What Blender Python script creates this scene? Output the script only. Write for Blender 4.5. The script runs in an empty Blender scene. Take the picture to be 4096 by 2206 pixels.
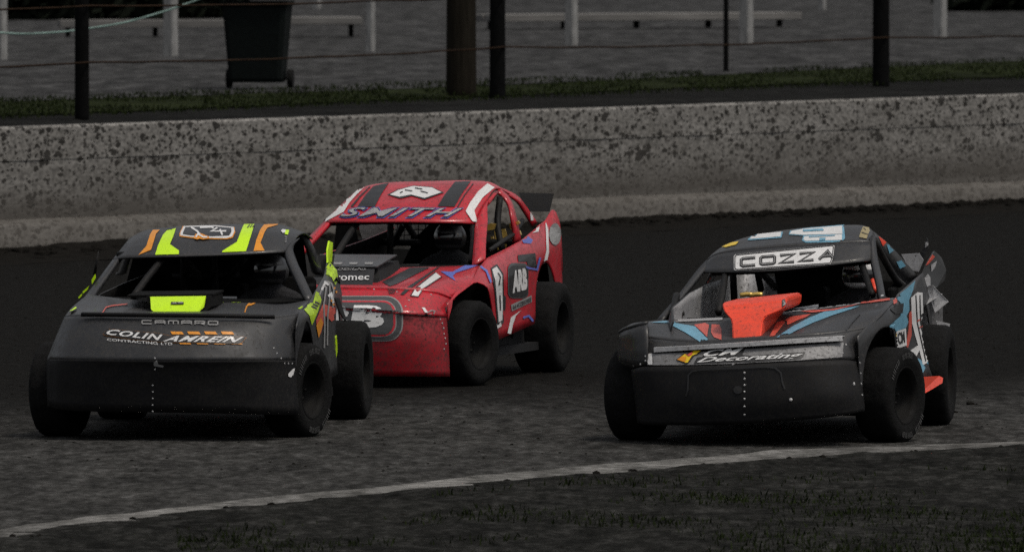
import bpy, bmesh, math, random
from mathutils import Vector, Matrix, noise
from mathutils.bvhtree import BVHTree
from mathutils.geometry import tessellate_polygon
R = math.radians
random.seed(7)
S = bpy.context.scene
COL = S.collection

# ------------------------------------------------------------------ camera
F = 46800.0            # focal length in pixels of the 4096 px wide photograph
CH = 3.6               # camera height above the track
PITCH = math.atan(1523 / F)
cam_d = bpy.data.cameras.new('camera')
cam = bpy.data.objects.new('camera', cam_d); COL.objects.link(cam)
cam.location = (0, 0, CH)
cam.rotation_euler = (R(90) - PITCH, 0, 0)
cam_d.sensor_width = 36
cam_d.lens = 36 * F / 4096
cam_d.clip_start = 1; cam_d.clip_end = 3000
cam_d.dof.use_dof = True
cam_d.dof.focus_distance = 80.5
cam_d.dof.aperture_fstop = 9.5
S.camera = cam

# ------------------------------------------------------------------ light
SUN_EL, SUN_AZ = R(64), R(128)      # azimuth measured from +Y clockwise
w = bpy.data.worlds.new('World'); S.world = w; w.use_nodes = True
nt = w.node_tree; nt.nodes.clear()
sky = nt.nodes.new('ShaderNodeTexSky'); sky.sky_type = 'NISHITA'; sky.sun_disc = False
sky.sun_elevation = SUN_EL; sky.sun_rotation = SUN_AZ
sky.dust_density = 5; sky.air_density = 1.0
hs = nt.nodes.new('ShaderNodeHueSaturation'); hs.inputs['Saturation'].default_value = 0.22
bg = nt.nodes.new('ShaderNodeBackground'); bg.inputs['Strength'].default_value = 0.1
wo = nt.nodes.new('ShaderNodeOutputWorld')
nt.links.new(sky.outputs[0], hs.inputs['Color']); nt.links.new(hs.outputs[0], bg.inputs[0]); nt.links.new(bg.outputs[0], wo.inputs[0])
sun_d = bpy.data.lights.new('sun', 'SUN'); sun_d.energy = 1.2; sun_d.angle = R(8); sun_d.color = (1, .9, .76)
sun = bpy.data.objects.new('sun', sun_d); COL.objects.link(sun)
sd = Vector((math.sin(SUN_AZ) * math.cos(SUN_EL), math.cos(SUN_AZ) * math.cos(SUN_EL), math.sin(SUN_EL)))
sun.rotation_euler = sd.to_track_quat('Z', 'Y').to_euler()
S.view_settings.view_transform = 'Standard'; S.view_settings.look = 'None'
S.view_settings.exposure = 0.0; S.view_settings.gamma = 1.0
S.cycles.max_bounces = 6; S.cycles.use_denoising = False

# ------------------------------------------------------------------ pixel -> world
FWD = Vector((0, math.cos(PITCH), -math.sin(PITCH))); UP = Vector((0, math.sin(PITCH), math.cos(PITCH)))
C0 = Vector((0, 0, CH))
def ray(px, py):
    return Vector((1, 0, 0)) * ((px - 2048) / F) + UP * (-(py - 1103) / F) + FWD
def onz(px, py, z=0.0):
    d = ray(px, py); return C0 + d * ((z - CH) / d.z)
def ony(px, py, y):
    d = ray(px, py); return C0 + d * (y / d.y)

# ------------------------------------------------------------------ materials
def newmat(name):
    m = bpy.data.materials.new(name); m.use_nodes = True
    n = m.node_tree.nodes; l = m.node_tree.links
    return m, n, l, n['Principled BSDF']
def N(n, t, **kw):
    x = n.new('ShaderNode' + t)
    for k, v in kw.items(): setattr(x, k, v)
    return x
def ramp(n, stops):
    r = n.new('ShaderNodeValToRGB'); e = r.color_ramp.elements
    while len(e) < len(stops): e.new(.5)
    for i, (p, c) in enumerate(stops):
        e[i].position = p; e[i].color = (*c, 1) if len(c) == 3 else c
    return r
def g(v): return (v, v, v)
def paint(name, rgb, rough=.35, metal=0.0, coat=.3, dirt=.35, dirtc=(.035, .03, .025), scale=5, spec=.5, dent=.35):
    m, n, l, b = newmat(name)
    tc = N(n, 'TexCoord'); mp = N(n, 'Mapping'); l.new(tc.outputs['Object'], mp.inputs[0])
    a = N(n, 'TexNoise'); a.inputs['Scale'].default_value = scale; a.inputs['Detail'].default_value = 9; a.inputs['Roughness'].default_value = .72
    c = N(n, 'TexNoise'); c.inputs['Scale'].default_value = scale * 9; c.inputs['Detail'].default_value = 4
    l.new(mp.outputs[0], a.inputs[0]); l.new(mp.outputs[0], c.inputs[0])
    mu = N(n, 'Math', operation='MULTIPLY'); l.new(a.outputs['Fac'], mu.inputs[0]); l.new(c.outputs['Fac'], mu.inputs[1])
    rp0 = ramp(n, [(.2, g(0)), (.42, g(dirt))]); l.new(mu.outputs[0], rp0.inputs[0])
    sn = N(n, 'TexNoise'); sn.inputs['Scale'].default_value = 42; sn.inputs['Detail'].default_value = 3; sn.inputs['Roughness'].default_value = .6; l.new(mp.outputs[0], sn.inputs[0])
    sr = ramp(n, [(.585, g(0)), (.66, g(min(.8, dirt * 1.5)))]); l.new(sn.outputs['Fac'], sr.inputs[0])
    rp = N(n, 'Math', operation='MAXIMUM'); l.new(rp0.outputs[0], rp.inputs[0]); l.new(sr.outputs[0], rp.inputs[1])
    mx = N(n, 'Mix', data_type='RGBA'); l.new(rp.outputs[0], mx.inputs[0])
    mx.inputs[6].default_value = (*rgb, 1); mx.inputs[7].default_value = (*dirtc, 1)
    l.new(mx.outputs[2], b.inputs['Base Color'])
    ro = N(n, 'MapRange'); l.new(rp.outputs[0], ro.inputs[0]); ro.inputs[3].default_value = rough; ro.inputs[4].default_value = min(1, rough + .5)
    l.new(ro.outputs[0], b.inputs['Roughness'])
    b.inputs['Metallic'].default_value = metal
    b.inputs['Coat Weight'].default_value = coat; b.inputs['Coat Roughness'].default_value = .07
    b.inputs['Specular IOR Level'].default_value = spec
    dn = N(n, 'TexNoise'); dn.inputs['Scale'].default_value = 3.2; dn.inputs['Detail'].default_value = 2; l.new(mp.outputs[0], dn.inputs[0])
    b0 = N(n, 'Bump'); b0.inputs['Strength'].default_value = dent; b0.inputs['Distance'].default_value = .05; l.new(dn.outputs['Fac'], b0.inputs['Height'])
    bp = N(n, 'Bump'); bp.inputs['Strength'].default_value = .12; bp.inputs['Distance'].default_value = .01
    l.new(a.outputs['Fac'], bp.inputs['Height']); l.new(b0.outputs[0], bp.inputs['Normal']); l.new(bp.outputs[0], b.inputs['Normal'])
    return m
def plain(name, rgb, rough=.8, metal=0.0, var=.4, scale=12, bump=.3, spec=.3, stretch=(1, 1, 1)):
    m, n, l, b = newmat(name)
    tc = N(n, 'TexCoord'); mp = N(n, 'Mapping'); l.new(tc.outputs['Object'], mp.inputs[0]); mp.inputs['Scale'].default_value = stretch
    a = N(n, 'TexNoise'); a.inputs['Scale'].default_value = scale; a.inputs['Detail'].default_value = 8; a.inputs['Roughness'].default_value = .65
    l.new(mp.outputs[0], a.inputs[0])
    rp = ramp(n, [(.3, tuple(x * (1 - var) for x in rgb)), (.7, tuple(min(1, x * (1 + var)) for x in rgb))])
    l.new(a.outputs['Fac'], rp.inputs[0]); l.new(rp.outputs[0], b.inputs['Base Color'])
    b.inputs['Roughness'].default_value = rough; b.inputs['Metallic'].default_value = metal; b.inputs['Specular IOR Level'].default_value = spec
    bp = N(n, 'Bump'); bp.inputs['Strength'].default_value = bump; bp.inputs['Distance'].default_value = .02
    l.new(a.outputs['Fac'], bp.inputs['Height']); l.new(bp.outputs[0], b.inputs['Normal'])
    return m

M = {}
M['charcoal'] = paint('charcoal_paint', (.018, .0185, .0205), rough=.42, dirt=.6, coat=.12, dirtc=(.034, .031, .028))
M['matte'] = paint('matte_black_plastic', (.0085, .0085, .0095), rough=.6, dirt=.6, coat=0, spec=.2, dirtc=(.02, .0185, .0165))
M['red'] = paint('red_paint', (.5, .009, .022), rough=.3, dirt=.7, dirtc=(.05, .014, .013), coat=.3, scale=7)
M['redmud'] = paint('red_paint_muddy', (.3, .008, .016), rough=.45, dirt=.92, dirtc=(.03, .007, .007), coat=.08, scale=5)
M['lime'] = paint('lime_paint', (.56, .88, .0), rough=.4, dirt=.12, coat=.1)
M['limed'] = paint('lime_paint_worn', (.45, .68, .0), rough=.4, dirt=.6, coat=.1)
M['orange'] = paint('orange_paint', (.75, .28, .01), rough=.4, dirt=.25, coat=.1)
M['ored'] = paint('orange_red_paint', (.83, .06, .02), rough=.42, dirt=.45, dirtc=(.12, .03, .02), coat=.1)
M['white'] = paint('white_vinyl', (.68, .68, .68), rough=.45, dirt=.2, coat=.05, scale=9)
M['grey'] = paint('grey_vinyl', (.25, .25, .25), rough=.45, dirt=.3, coat=.05)
M['black'] = paint('black_vinyl', (.01, .01, .011), rough=.4, dirt=.25, coat=.1)
M['dgrey'] = paint('dark_grey_vinyl', (.05, .052, .055), rough=.4, dirt=.3, coat=.1)
M['blue'] = paint('pale_blue_vinyl', (.14, .36, .5), rough=.4, dirt=.35, coat=.1)
M['navy'] = paint('blue_vinyl', (.1, .14, .5), rough=.4, dirt=.2, coat=.1)
M['salmon'] = paint('salmon_vinyl', (.6, .09, .06), rough=.4, dirt=.35, coat=.1)
M['yellow'] = paint('yellow_vinyl', (.8, .55, .01), rough=.4, dirt=.2, coat=.1)
M['gold'] = paint('tan_vinyl', (.32, .26, .12), rough=.4, dirt=.3, coat=.1)
M['silver'] = paint('bare_aluminium', (.4, .4, .41), rough=.45, metal=.25, coat=0, dirt=.5)
M['brass_glint'] = paint('gold_glint_and_pipe', (.75, .5, .12), rough=.3, metal=.6, coat=.3, dirt=.3)  # gold tint paints warm light glints in the red car; also colours the pipes
M['steel'] = paint('dark_tube', (.006, .006, .0065), rough=.55, metal=0, coat=0, spec=.2)
M['rivet'] = paint('rivet_aluminium', (.5, .5, .5), rough=.3, metal=.5, coat=0, dirt=.1)
M['tyre'] = plain('tyre_rubber', (.007, .007, .0071), rough=.85, var=.4, scale=30, bump=.4, spec=.12)
M['tyremark'] = plain('tyre_lettering', (.07, .07, .07), rough=.7, var=.5, scale=60)
M['rim'] = paint('black_wheel', (.004, .004, .004), rough=.7, metal=0, dirt=.5, coat=0, spec=.15, dirtc=(.01, .009, .008))
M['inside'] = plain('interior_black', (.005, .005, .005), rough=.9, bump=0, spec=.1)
M['chassis'] = plain('chassis_black', (.008, .008, .009), rough=.8)
M['suit'] = plain('driver_suit', (.012, .012, .014), rough=.85, bump=.5)
M['helmet'] = paint('helmet_shell', (.03, .03, .032), rough=.35, dirt=.2, coat=.2)
M['visor'] = paint('helmet_visor', (.012, .012, .014), rough=.1, dirt=.1, coat=.8)
M['mesh'] = plain('window_mesh_wire', (.02, .02, .02), rough=.6)

# ------------------------------------------------------------------ object helpers
def link(o, parent=None):
    COL.objects.link(o)
    if parent: o.parent = parent
    return o
def mesh_obj(name, verts, faces, mat, parent=None, smooth=False):
    me = bpy.data.meshes.new(name); me.from_pydata([tuple(v) for v in verts], [], faces); me.update()
    if smooth:
        for p in me.polygons: p.use_smooth = True
    if mat: me.materials.append(mat)
    return link(bpy.data.objects.new(name, me), parent)
def tag(o, label=None, cat=None, group=None, kind=None):
    if label: o['label'] = label
    if cat: o['category'] = cat
    if group: o['group'] = group
    if kind: o['kind'] = kind
    return o
def empty(name, parent=None, mat=None):
    o = bpy.data.objects.new(name, None); o.empty_display_size = .2
    link(o, parent)
    if mat: o.matrix_world = mat
    return o
def bm_obj(name, bm, mat, parent=None, smooth=False):
    me = bpy.data.meshes.new(name); bm.to_mesh(me); bm.free()
    if smooth:
        for p in me.polygons: p.use_smooth = True
    if mat: me.materials.append(mat)
    return link(bpy.data.objects.new(name, me), parent)
def bm_box(bm, c, s, rot=None):
    r = bmesh.ops.create_cube(bm, size=1)
    mt = Matrix.Translation(c) @ (rot.to_4x4() if rot else Matrix()) @ Matrix.Diagonal((*s, 1))
    bmesh.ops.transform(bm, matrix=mt, verts=r['verts'])
    return r['verts']
def bm_tube(bm, pts, r, seg=8, cap=True):
    pts = [Vector(p) for p in pts]; rings = []
    rr = r if isinstance(r, (list, tuple)) else [r] * len(pts)
    for i, p in enumerate(pts):
        t = (pts[min(i + 1, len(pts) - 1)] - pts[max(i - 1, 0)]).normalized()
        u = t.cross(Vector((0, 0, 1)))
        if u.length < .05: u = t.cross(Vector((0, 1, 0)))
        u.normalize(); v = t.cross(u)
        rings.append([bm.verts.new(p + (u * math.cos(a) + v * math.sin(a)) * rr[i]) for a in [2 * math.pi * k / seg for k in range(seg)]])
    for a, b in zip(rings, rings[1:]):
        for k in range(seg): bm.faces.new((a[k], a[(k + 1) % seg], b[(k + 1) % seg], b[k]))
    if cap: bm.faces.new(rings[0][::-1]); bm.faces.new(rings[-1])
def tube(name, pts, r, mat, parent=None, seg=8):
    bm = bmesh.new(); bm_tube(bm, pts, r, seg); bmesh.ops.recalc_face_normals(bm, faces=bm.faces)
    return bm_obj(name, bm, mat, parent, True)
def cr(p0, p1, p2, p3, t):
    return .5 * ((2 * p1) + (p2 - p0) * t + (2 * p0 - 5 * p1 + 4 * p2 - p3) * t * t + (3 * p1 - p0 - 3 * p2 + p3) * t ** 3)
def resample(pts, n):
    pts = [Vector(p) for p in pts]
    L = [0]
    for a, b in zip(pts, pts[1:]): L.append(L[-1] + (b - a).length)
    out = []
    for k in range(n):
        s = L[-1] * k / (n - 1); i = 0
        while i < len(pts) - 2 and s > L[i + 1]: i += 1
        t = (s - L[i]) / max(1e-9, L[i + 1] - L[i])
        p0 = pts[i - 1] if i > 0 else pts[0] * 2 - pts[1]
        p3 = pts[i + 2] if i + 2 < len(pts) else pts[-1] * 2 - pts[-2]
        out.append(cr(p0, pts[i], pts[i + 1], p3, t))
    return out
def loft(curves, n=28, m=6, smooth=True):
    rows = [resample(c, n) for c in curves]; out = []
    for i in range(len(rows) - 1):
        for k in range(m):
            t = k / m
            r = []
            for j in range(n):
                if smooth:
                    p1, p2 = rows[i][j], rows[i + 1][j]
                    p0 = rows[i - 1][j] if i > 0 else p1 * 2 - p2
                    p3 = rows[i + 2][j] if i + 2 < len(rows) else p2 * 2 - p1
                    r.append(cr(p0, p1, p2, p3, t))
                else: r.append(rows[i][j].lerp(rows[i + 1][j], t))
            out.append(r)
    out.append(rows[-1])
    return out
def sheet(name, grid, mat, parent, out_dir, thick=.008, smooth=True):
    """grid of points -> one panel with real thickness; out_dir = rough outward direction"""
    n = len(grid[0]); verts = [p for r in grid for p in r]
    faces = [(i * n + j, i * n + j + 1, (i + 1) * n + j + 1, (i + 1) * n + j) for i in range(len(grid) - 1) for j in range(n - 1)]
    me = bpy.data.meshes.new(name); me.from_pydata([tuple(v) for v in verts], [], faces); me.update()
    s = Vector()
    for p in me.polygons: s += p.normal * p.area
    if s.dot(Vector(out_dir)) < 0: me.flip_normals(); me.update()
    if smooth:
        for p in me.polygons: p.use_smooth = True
    me.materials.append(mat)
    o = link(bpy.data.objects.new(name, me), parent)
    if thick:
        md = o.modifiers.new('thickness', 'SOLIDIFY'); md.thickness = thick; md.offset = -1
        if M['inside'] is not mat: me.materials.append(M['inside']); md.material_offset = 1
    return o
def prism(name, pts, off, mat, parent):
    """flat polygon extruded by the vector off"""
    n = len(pts); v = [Vector(p) for p in pts] + [Vector(p) + Vector(off) for p in pts]
    bm = bmesh.new(); vs = [bm.verts.new(p) for p in v]
    bm.faces.new(vs[:n]); bm.faces.new(vs[n:][::-1])
    for i in range(n): bm.faces.new((vs[i], vs[(i + 1) % n], vs[n + (i + 1) % n], vs[n + i]))
    bmesh.ops.recalc_face_normals(bm, faces=bm.faces)
    return bm_obj(name, bm, mat, parent)

# ------------------------------------------------------------------ car frame
class Car:
    def __init__(s, px, py, yaw, label, group='race cars on the dirt track'):
        o = onz(px, py)
        s.mw = Matrix.Translation(o) @ Matrix.Rotation(-R(yaw), 4, 'Z')
        s.inv = s.mw.inverted()
        s.root = empty('race_car', None, s.mw)
        tag(s.root, label, 'race car', group)
        s.c = s.inv @ C0
        s.body = []
        s.bvh = None
        s.rv = None
    def dir(s, px, py): return (s.inv.to_3x3() @ ray(px, py)).normalized()
    def P(s, px, py, y):
        d = s.dir(px, py); return s.c + d * ((y - s.c.y) / d.y)
    def PX(s, px, py, x):
        d = s.dir(px, py); return s.c + d * ((x - s.c.x) / d.x)
    def L(s, pts): return [s.P(*p) for p in pts]
    def add(s, o): s.body.append(o); return o
    def build(s):
        vs, fs = [], []
        for o in s.body:
            k = len(vs); vs += [v.co.copy() for v in o.data.vertices]
            fs += [[k + i for i in p.vertices] for p in o.data.polygons]
        s.bvh = BVHTree.FromPolygons(vs, fs)
    def hit(s, px, py):
        d = s.dir(px, py); r = s.bvh.ray_cast(s.c, d)
        if r[0] is None: return None
        n = r[1] if r[1].dot(d) < 0 else -r[1]
        return r[0], n, d
    def wrap(s, name, pts2, faces, mat, parent=None, lift=.004, step=14):
        """flat print given in photo pixels, laid on the body surface it covers"""
        bm = bmesh.new(); vs = [bm.verts.new((x, y, 0)) for x, y in pts2]
        for f in faces:
            try: bm.faces.new([vs[i] for i in f])
            except ValueError: pass
        bmesh.ops.remove_doubles(bm, verts=bm.verts, dist=.05)
        bmesh.ops.triangulate(bm, faces=bm.faces)
        for it in range(6):
            e = [e for e in bm.edges if e.calc_length() > step]
            if not e: break
            bmesh.ops.subdivide_edges(bm, edges=e, cuts=1); bmesh.ops.triangulate(bm, faces=bm.faces)
        dead = []
        for v in bm.verts:
            h = s.hit(v.co.x, v.co.y)
            if h is None: dead.append(v)
            else: v.co = h[0] + h[1] * lift - h[2] * lift * .5
        if dead: bmesh.ops.delete(bm, geom=dead, context='VERTS')
        bad = [e for e in bm.edges if e.calc_length() > .35]
        if bad: bmesh.ops.delete(bm, geom=bad, context='EDGES')
        if name == 'decal' and bm.verts:      # keep one connected print
            left = set(bm.verts); best = set()
            while left:
                st = [left.pop()]; isl = set(st)
                while st:
                    v = st.pop()
                    for e in v.link_edges:
                        o = e.other_vert(v)
                        if o in left: left.discard(o); isl.add(o); st.append(o)
                if len(isl) > len(best): best = isl
            bmesh.ops.delete(bm, geom=[v for v in bm.verts if v not in best], context='VERTS')
        return bm_obj(name, bm, mat, parent or s.root)
    def decal(s, pts, mat, name='decal', lift=.004, parent=None, step=14):
        tri = tessellate_polygon([[Vector((x, y, 0)) for x, y in pts]])
        return s.wrap(name, pts, tri, mat, parent, lift, step)
    def stroke(s, lines, width, mat, name='lettering', lift=.006, wy=None):
        """polylines in pixels with a width: drawn letters"""
        P2, Fc = [], []
        wy = wy or width
        for ln in lines:
            off = []
            for i, (x, y) in enumerate(ln):
                a = Vector(ln[max(i - 1, 0)]); b = Vector(ln[min(i + 1, len(ln) - 1)]); p = Vector((x, y))
                t1 = (p - a).normalized() if i > 0 else (b - p).normalized()
                t2 = (b - p).normalized() if i < len(ln) - 1 else t1
                t = (t1 + t2); t = t.normalized() if t.length > 1e-6 else t1
                nn = Vector((-t.y, t.x)); k = 1 / max(.5, nn.dot(Vector((-t1.y, t1.x))))
                off.append((p + Vector((nn.x * width, nn.y * wy)) * .5 * k, p - Vector((nn.x * width, nn.y * wy)) * .5 * k))
            b0 = len(P2)
            for q in off: P2 += [tuple(q[0]), tuple(q[1])]
            for i in range(len(ln) - 1): Fc.append((b0 + 2 * i, b0 + 2 * i + 1, b0 + 2 * i + 3, b0 + 2 * i + 2))
        if name == 'decal' and len(lines) > 1: return [s.stroke([ln], width, mat, name, lift, wy) for ln in lines]
        return s.wrap(name, P2, Fc, mat, None, lift)
    def text(s, txt, quad, mat, bold=.0, shear=0.0, lift=.006, name='lettering', spacing=1.0, step=14):
        """quad = pixel corners top-left, top-right, bottom-right, bottom-left"""
        cu = bpy.data.curves.new('t', 'FONT'); cu.body = txt; cu.offset = bold; cu.shear = shear; cu.resolution_u = 3; cu.space_character = spacing
        to = bpy.data.objects.new('t', cu); COL.objects.link(to)
        dg = bpy.context.evaluated_depsgraph_get(); dg.update()
        me = bpy.data.meshes.new_from_object(to.evaluated_get(dg))
        xs = [v.co.x for v in me.vertices]; ys = [v.co.y for v in me.vertices]
        x0, x1, y0, y1 = min(xs), max(xs), min(ys), max(ys)
        tl, tr, br, bl = [Vector(q) for q in quad]
        p2 = []
        for v in me.vertices:
            u = (v.co.x - x0) / (x1 - x0); t = (v.co.y - y0) / (y1 - y0)
            p2.append(tuple(bl.lerp(br, u).lerp(tl.lerp(tr, u), t)))
        fs = [tuple(p.vertices) for p in me.polygons]
        bpy.data.objects.remove(to); bpy.data.meshes.remove(me); bpy.data.curves.remove(cu)
        return s.wrap(name, p2, fs, mat, None, lift, step)
    def rivet(s, px, py, r=.009):
        h = s.hit(px, py)
        if not h: return
        if s.rv is None:
            bm = bmesh.new(); bmesh.ops.create_icosphere(bm, subdivisions=1, radius=1)
            me = bpy.data.meshes.new('rivet'); bm.to_mesh(me); bm.free(); me.materials.append(M['rivet']); s.rv = me
        o = link(bpy.data.objects.new('rivet', s.rv), s.root)
        o.location = h[0] + h[1] * .002
        o.rotation_euler = h[1].to_track_quat('Z', 'Y').to_euler(); o.scale = (r * .75, r * .75, r * .4)
    def strip(s, name, outer, inner, mat, out_dir, thick=.02, n=14):
        return s.add(sheet(name, loft([s.L(outer), s.L(inner)], n, 2, False), mat, s.root, out_dir, thick))
    def side(s, name, T, Sm, B, arches, mat, y0, y1, mirror=0, thick=.008, step=.05, rows=10):
        """side panel: columns along the car, cut away over the wheels"""
        t, m_, b = [sorted(s.L(k), key=lambda p: p.y) for k in (T, Sm, B)]
        def at(tab, y, a):
            if y <= tab[0].y: return getattr(tab[0], a)
            for p, q in zip(tab, tab[1:]):
                if p.y <= y <= q.y:
                    return getattr(p, a) + (getattr(q, a) - getattr(p, a)) * (y - p.y) / max(1e-6, q.y - p.y)
            return getattr(tab[-1], a)
        grid = []; ny = int((y1 - y0) / step)
        for i in range(ny + 1):
            y = y0 + (y1 - y0) * i / ny
            zt, zm, zb = at(t, y, 'z'), at(m_, y, 'z'), at(b, y, 'z')
            xt, xm, xb = at(t, y, 'x'), at(m_, y, 'x'), at(b, y, 'x')
            lo = zb
            for (yc, zc, r) in arches:
                d = r * r - (y - yc) ** 2
                if d > 0: lo = max(lo, zc + math.sqrt(d))
            lo = min(lo, zt - .012)
            col = []
            for k in range(rows + 1):
                z = zt + (lo - zt) * k / rows
                if z >= zm:
                    u = (zt - z) / max(1e-6, zt - zm); x = xt + (xm - xt) * math.sin(u * math.pi / 2)
                else:
                    u = min(1, (zm - z) / max(1e-6, zm - zb)); x = xm + (xb - xm) * u * u
                col.append(Vector((-x * mirror if mirror else x, y, z)))
            grid.append(col)
        o = sheet(name, grid, mat, s.root, (-1 if mirror else 1, 0, 0), thick)
        if not mirror: s.body.append(o)
        return o

def tyre_mesh(rad, wid, rim, name):
    prof = [(-wid * .44, rim), (-wid * .5, rim + (rad - rim) * .35), (-wid * .49, rim + (rad - rim) * .7), (-wid * .44, rad * .965), (-wid * .36, rad),
            (-wid * .12, rad * 1.006), (wid * .12, rad * 1.006), (wid * .36, rad), (wid * .44, rad * .965), (wid * .49, rim + (rad - rim) * .7), (wid * .5, rim + (rad - rim) * .35), (wid * .44, rim)]
    seg = 64; vs = []; fs = []
    for i in range(seg):
        a = 2 * math.pi * i / seg
        for j, (x, r) in enumerate(prof):
            rr = r
            if j in (4, 5, 6, 7) and (i + (j % 2)) % 4 == 0: rr = r - .008      # tread blocks
            if j in (3, 8) and i % 4 == 1: rr = r - .006
            vs.append((x, rr * math.cos(a), rr * math.sin(a)))
    n = len(prof)
    for i in range(seg):
        for j in range(n - 1):
            fs.append((i * n + j, ((i + 1) % seg) * n + j, ((i + 1) % seg) * n + j + 1, i * n + j + 1))
    me = bpy.data.meshes.new(name); me.from_pydata(vs, [], fs); me.update()
    for p in me.polygons: p.use_smooth = True
    me.materials.append(M['tyre']); return me
def rim_mesh(rad, wid, name):
    bm = bmesh.new(); seg = 32
    prof = [(wid * .45, rad * 1.02), (wid * .46, rad * .95), (wid * .3, rad * .88), (wid * .05, rad * .8), (wid * .03, rad * .45), (wid * .09, rad * .3), (wid * .12, rad * .12), (wid * .12, .002)]
    for sgn in (1,):
        ring = []
        for i in range(seg):
            a = 2 * math.pi * i / seg
            ring.append([bm.verts.new((x * sgn, r * math.cos(a), r * math.sin(a))) for x, r in prof])
        for i in range(seg):
            q, p = ring[i], ring[(i + 1) % seg]
            for j in range(len(prof) - 1): bm.faces.new((q[j], q[j + 1], p[j + 1], p[j]))
    back = bmesh.ops.create_circle(bm, cap_ends=True, segments=seg, radius=rad * 1.02, matrix=Matrix.Translation((-wid * .44, 0, 0)) @ Matrix.Rotation(R(90), 4, 'Y'))
    for k in range(5):
        a = 2 * math.pi * k / 5
        bm_box(bm, (wid * .1, rad * .3 * math.cos(a), rad * .3 * math.sin(a)), (.03, .022, .022))
    bmesh.ops.recalc_face_normals(bm, faces=bm.faces)
    me = bpy.data.meshes.new(name); bm.to_mesh(me); bm.free()
    for p in me.polygons: p.use_smooth = True
    me.materials.append(M['rim']); return me
TY = {'f': (tyre_mesh(.315, .27, .19, 'tyre'), rim_mesh(.19, .27, 'rim'), .315), 'r': (tyre_mesh(.342, .34, .2, 'tyre'), rim_mesh(.2, .34, 'rim'), .342)}
def mark_mesh(rad, wid):
    """raised sidewall lettering blocks in two arcs"""
    bm = bmesh.new()
    for base in (R(-90), R(95)):
        for k in range(9):
            if k in (4,): continue
            a = base + (k - 4) * R(9); r0, r1 = rad * .78, rad * .9
            for q in (-.035, .035):
                vs = []
                for (rr, da) in ((r0, -.022), (r1, -.022), (r1, .022), (r0, .022)):
                    aa = a + q + da * .7; vs.append(bm.verts.new((wid * .5 + .002, rr * math.cos(aa), rr * math.sin(aa))))
                bm.faces.new(vs)
    me = bpy.data.meshes.new('sidewall_lettering'); bm.to_mesh(me); bm.free(); me.materials.append(M['tyremark']); return me
MARK = mark_mesh(.315, .27)
def wheel(car, x, y, kind, steer=0, marks=False, z=None, camber=0):
    t, rm, r = TY[kind]
    e = empty('wheel', car.root); e.location = (x, y, (r - .012) if z is None else z)
    e.rotation_euler = (0, R(camber), R(-steer) + (math.pi if x < 0 else 0))
    link(bpy.data.objects.new('tyre', t), e).rotation_euler = (random.random() * 6, 0, 0)
    link(bpy.data.objects.new('rim', rm), e)
    if marks:
        k = link(bpy.data.objects.new('sidewall_lettering', MARK), e); k.rotation_euler = (R(20), 0, 0); k['kind'] = 'stuff'

def person(car, x, y, z, label, shell):
    """seated driver: one skinned body, helmet as its child. (x, y, z) = centre of the helmet in the car's frame"""
    V = [((0, .12, -.62), .15), ((0, .08, -.45), .15), ((0, .04, -.27), .165), ((0, .02, -.17), .12), ((0, .0, -.1), .062), ((0, -.01, .0), .085)]
    E = [(0, 1), (1, 2), (2, 3), (3, 4), (4, 5)]
    for sgn in (-1, 1):
        b = len(V)
        V += [((.19 * sgn, .02, -.22), .075), ((.25 * sgn, -.12, -.43), .056), ((.16 * sgn, -.38, -.36), .043), ((.15 * sgn, -.44, -.34), .034)]
        E += [(3, b), (b, b + 1), (b + 1, b + 2), (b + 2, b + 3)]
        for f in range(4):     # fingers closing on the wheel rim
            q = len(V); dz = .03 - f * .02
            V += [((.15 * sgn, -.49, -.33 + dz), .010), ((.135 * sgn, -.515, -.33 + dz), .009), ((.115 * sgn, -.505, -.33 + dz), .008)]
            E += [(b + 3, q), (q, q + 1), (q + 1, q + 2)]
        q = len(V); V += [((.12 * sgn, -.45, -.315), .011), ((.1 * sgn, -.475, -.31), .009)]; E += [(b + 3, q), (q, q + 1)]
        b = len(V)
        V += [((.1 * sgn, .05, -.66), .1), ((.13 * sgn, -.38, -.5), .075), ((.11 * sgn, -.75, -.72), .05), ((.11 * sgn, -.86, -.7), .04)]
        E += [(0, b), (b, b + 1), (b + 1, b + 2), (b + 2, b + 3)]
    me = bpy.data.meshes.new('person'); me.from_pydata([v for v, r in V], E, []); me.update(); me.materials.append(M['suit'])
    o = link(bpy.data.objects.new('person', me))
    sk = o.modifiers.new('skin', 'SKIN')
    if not me.skin_vertices: raise RuntimeError('no skin layer')
    for i, (v, r) in enumerate(V):
        me.skin_vertices[0].data[i].radius = (r, r * (.8 if i < 4 else 1)); me.skin_vertices[0].data[i].use_root = (i == 0)
    ss = o.modifiers.new('smooth', 'SUBSURF'); ss.levels = 1; ss.render_levels = 2
    o.matrix_world = car.mw @ Matrix.Translation((x, y, z))
    tag(o, label, 'person', 'drivers in the race cars')
    bm = bmesh.new(); bmesh.ops.create_uvsphere(bm, u_segments=24, v_segments=16, radius=.122)
    for v in bm.verts:
        v.co.y *= 1.12
        if v.co.y < 0 and -.05 < v.co.z < .035: v.co.y *= .88
        if v.co.z < -.07: v.co.z = -.07 - (-.07 - v.co.z) * .6; v.co.x *= .95
    h = bm_obj('helmet', bm, shell, o, True)
    bm = bmesh.new()
    rows = []
    for iz in range(5):
        zz = -.05 + iz * .022
        rows.append([bm.verts.new((math.sqrt(max(0, .125 ** 2 - zz * zz)) * math.sin(a), -1.02 * math.sqrt(max(0, .125 ** 2 - zz * zz)) * math.cos(a), zz)) for a in [R(-62 + 124 * k / 10) for k in range(11)]])
    for p, q in zip(rows, rows[1:]):
        for k in range(10): bm.faces.new((p[k], p[k + 1], q[k + 1], q[k]))
    bm_obj('visor', bm, M['visor'], h, True)
    return o

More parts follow.
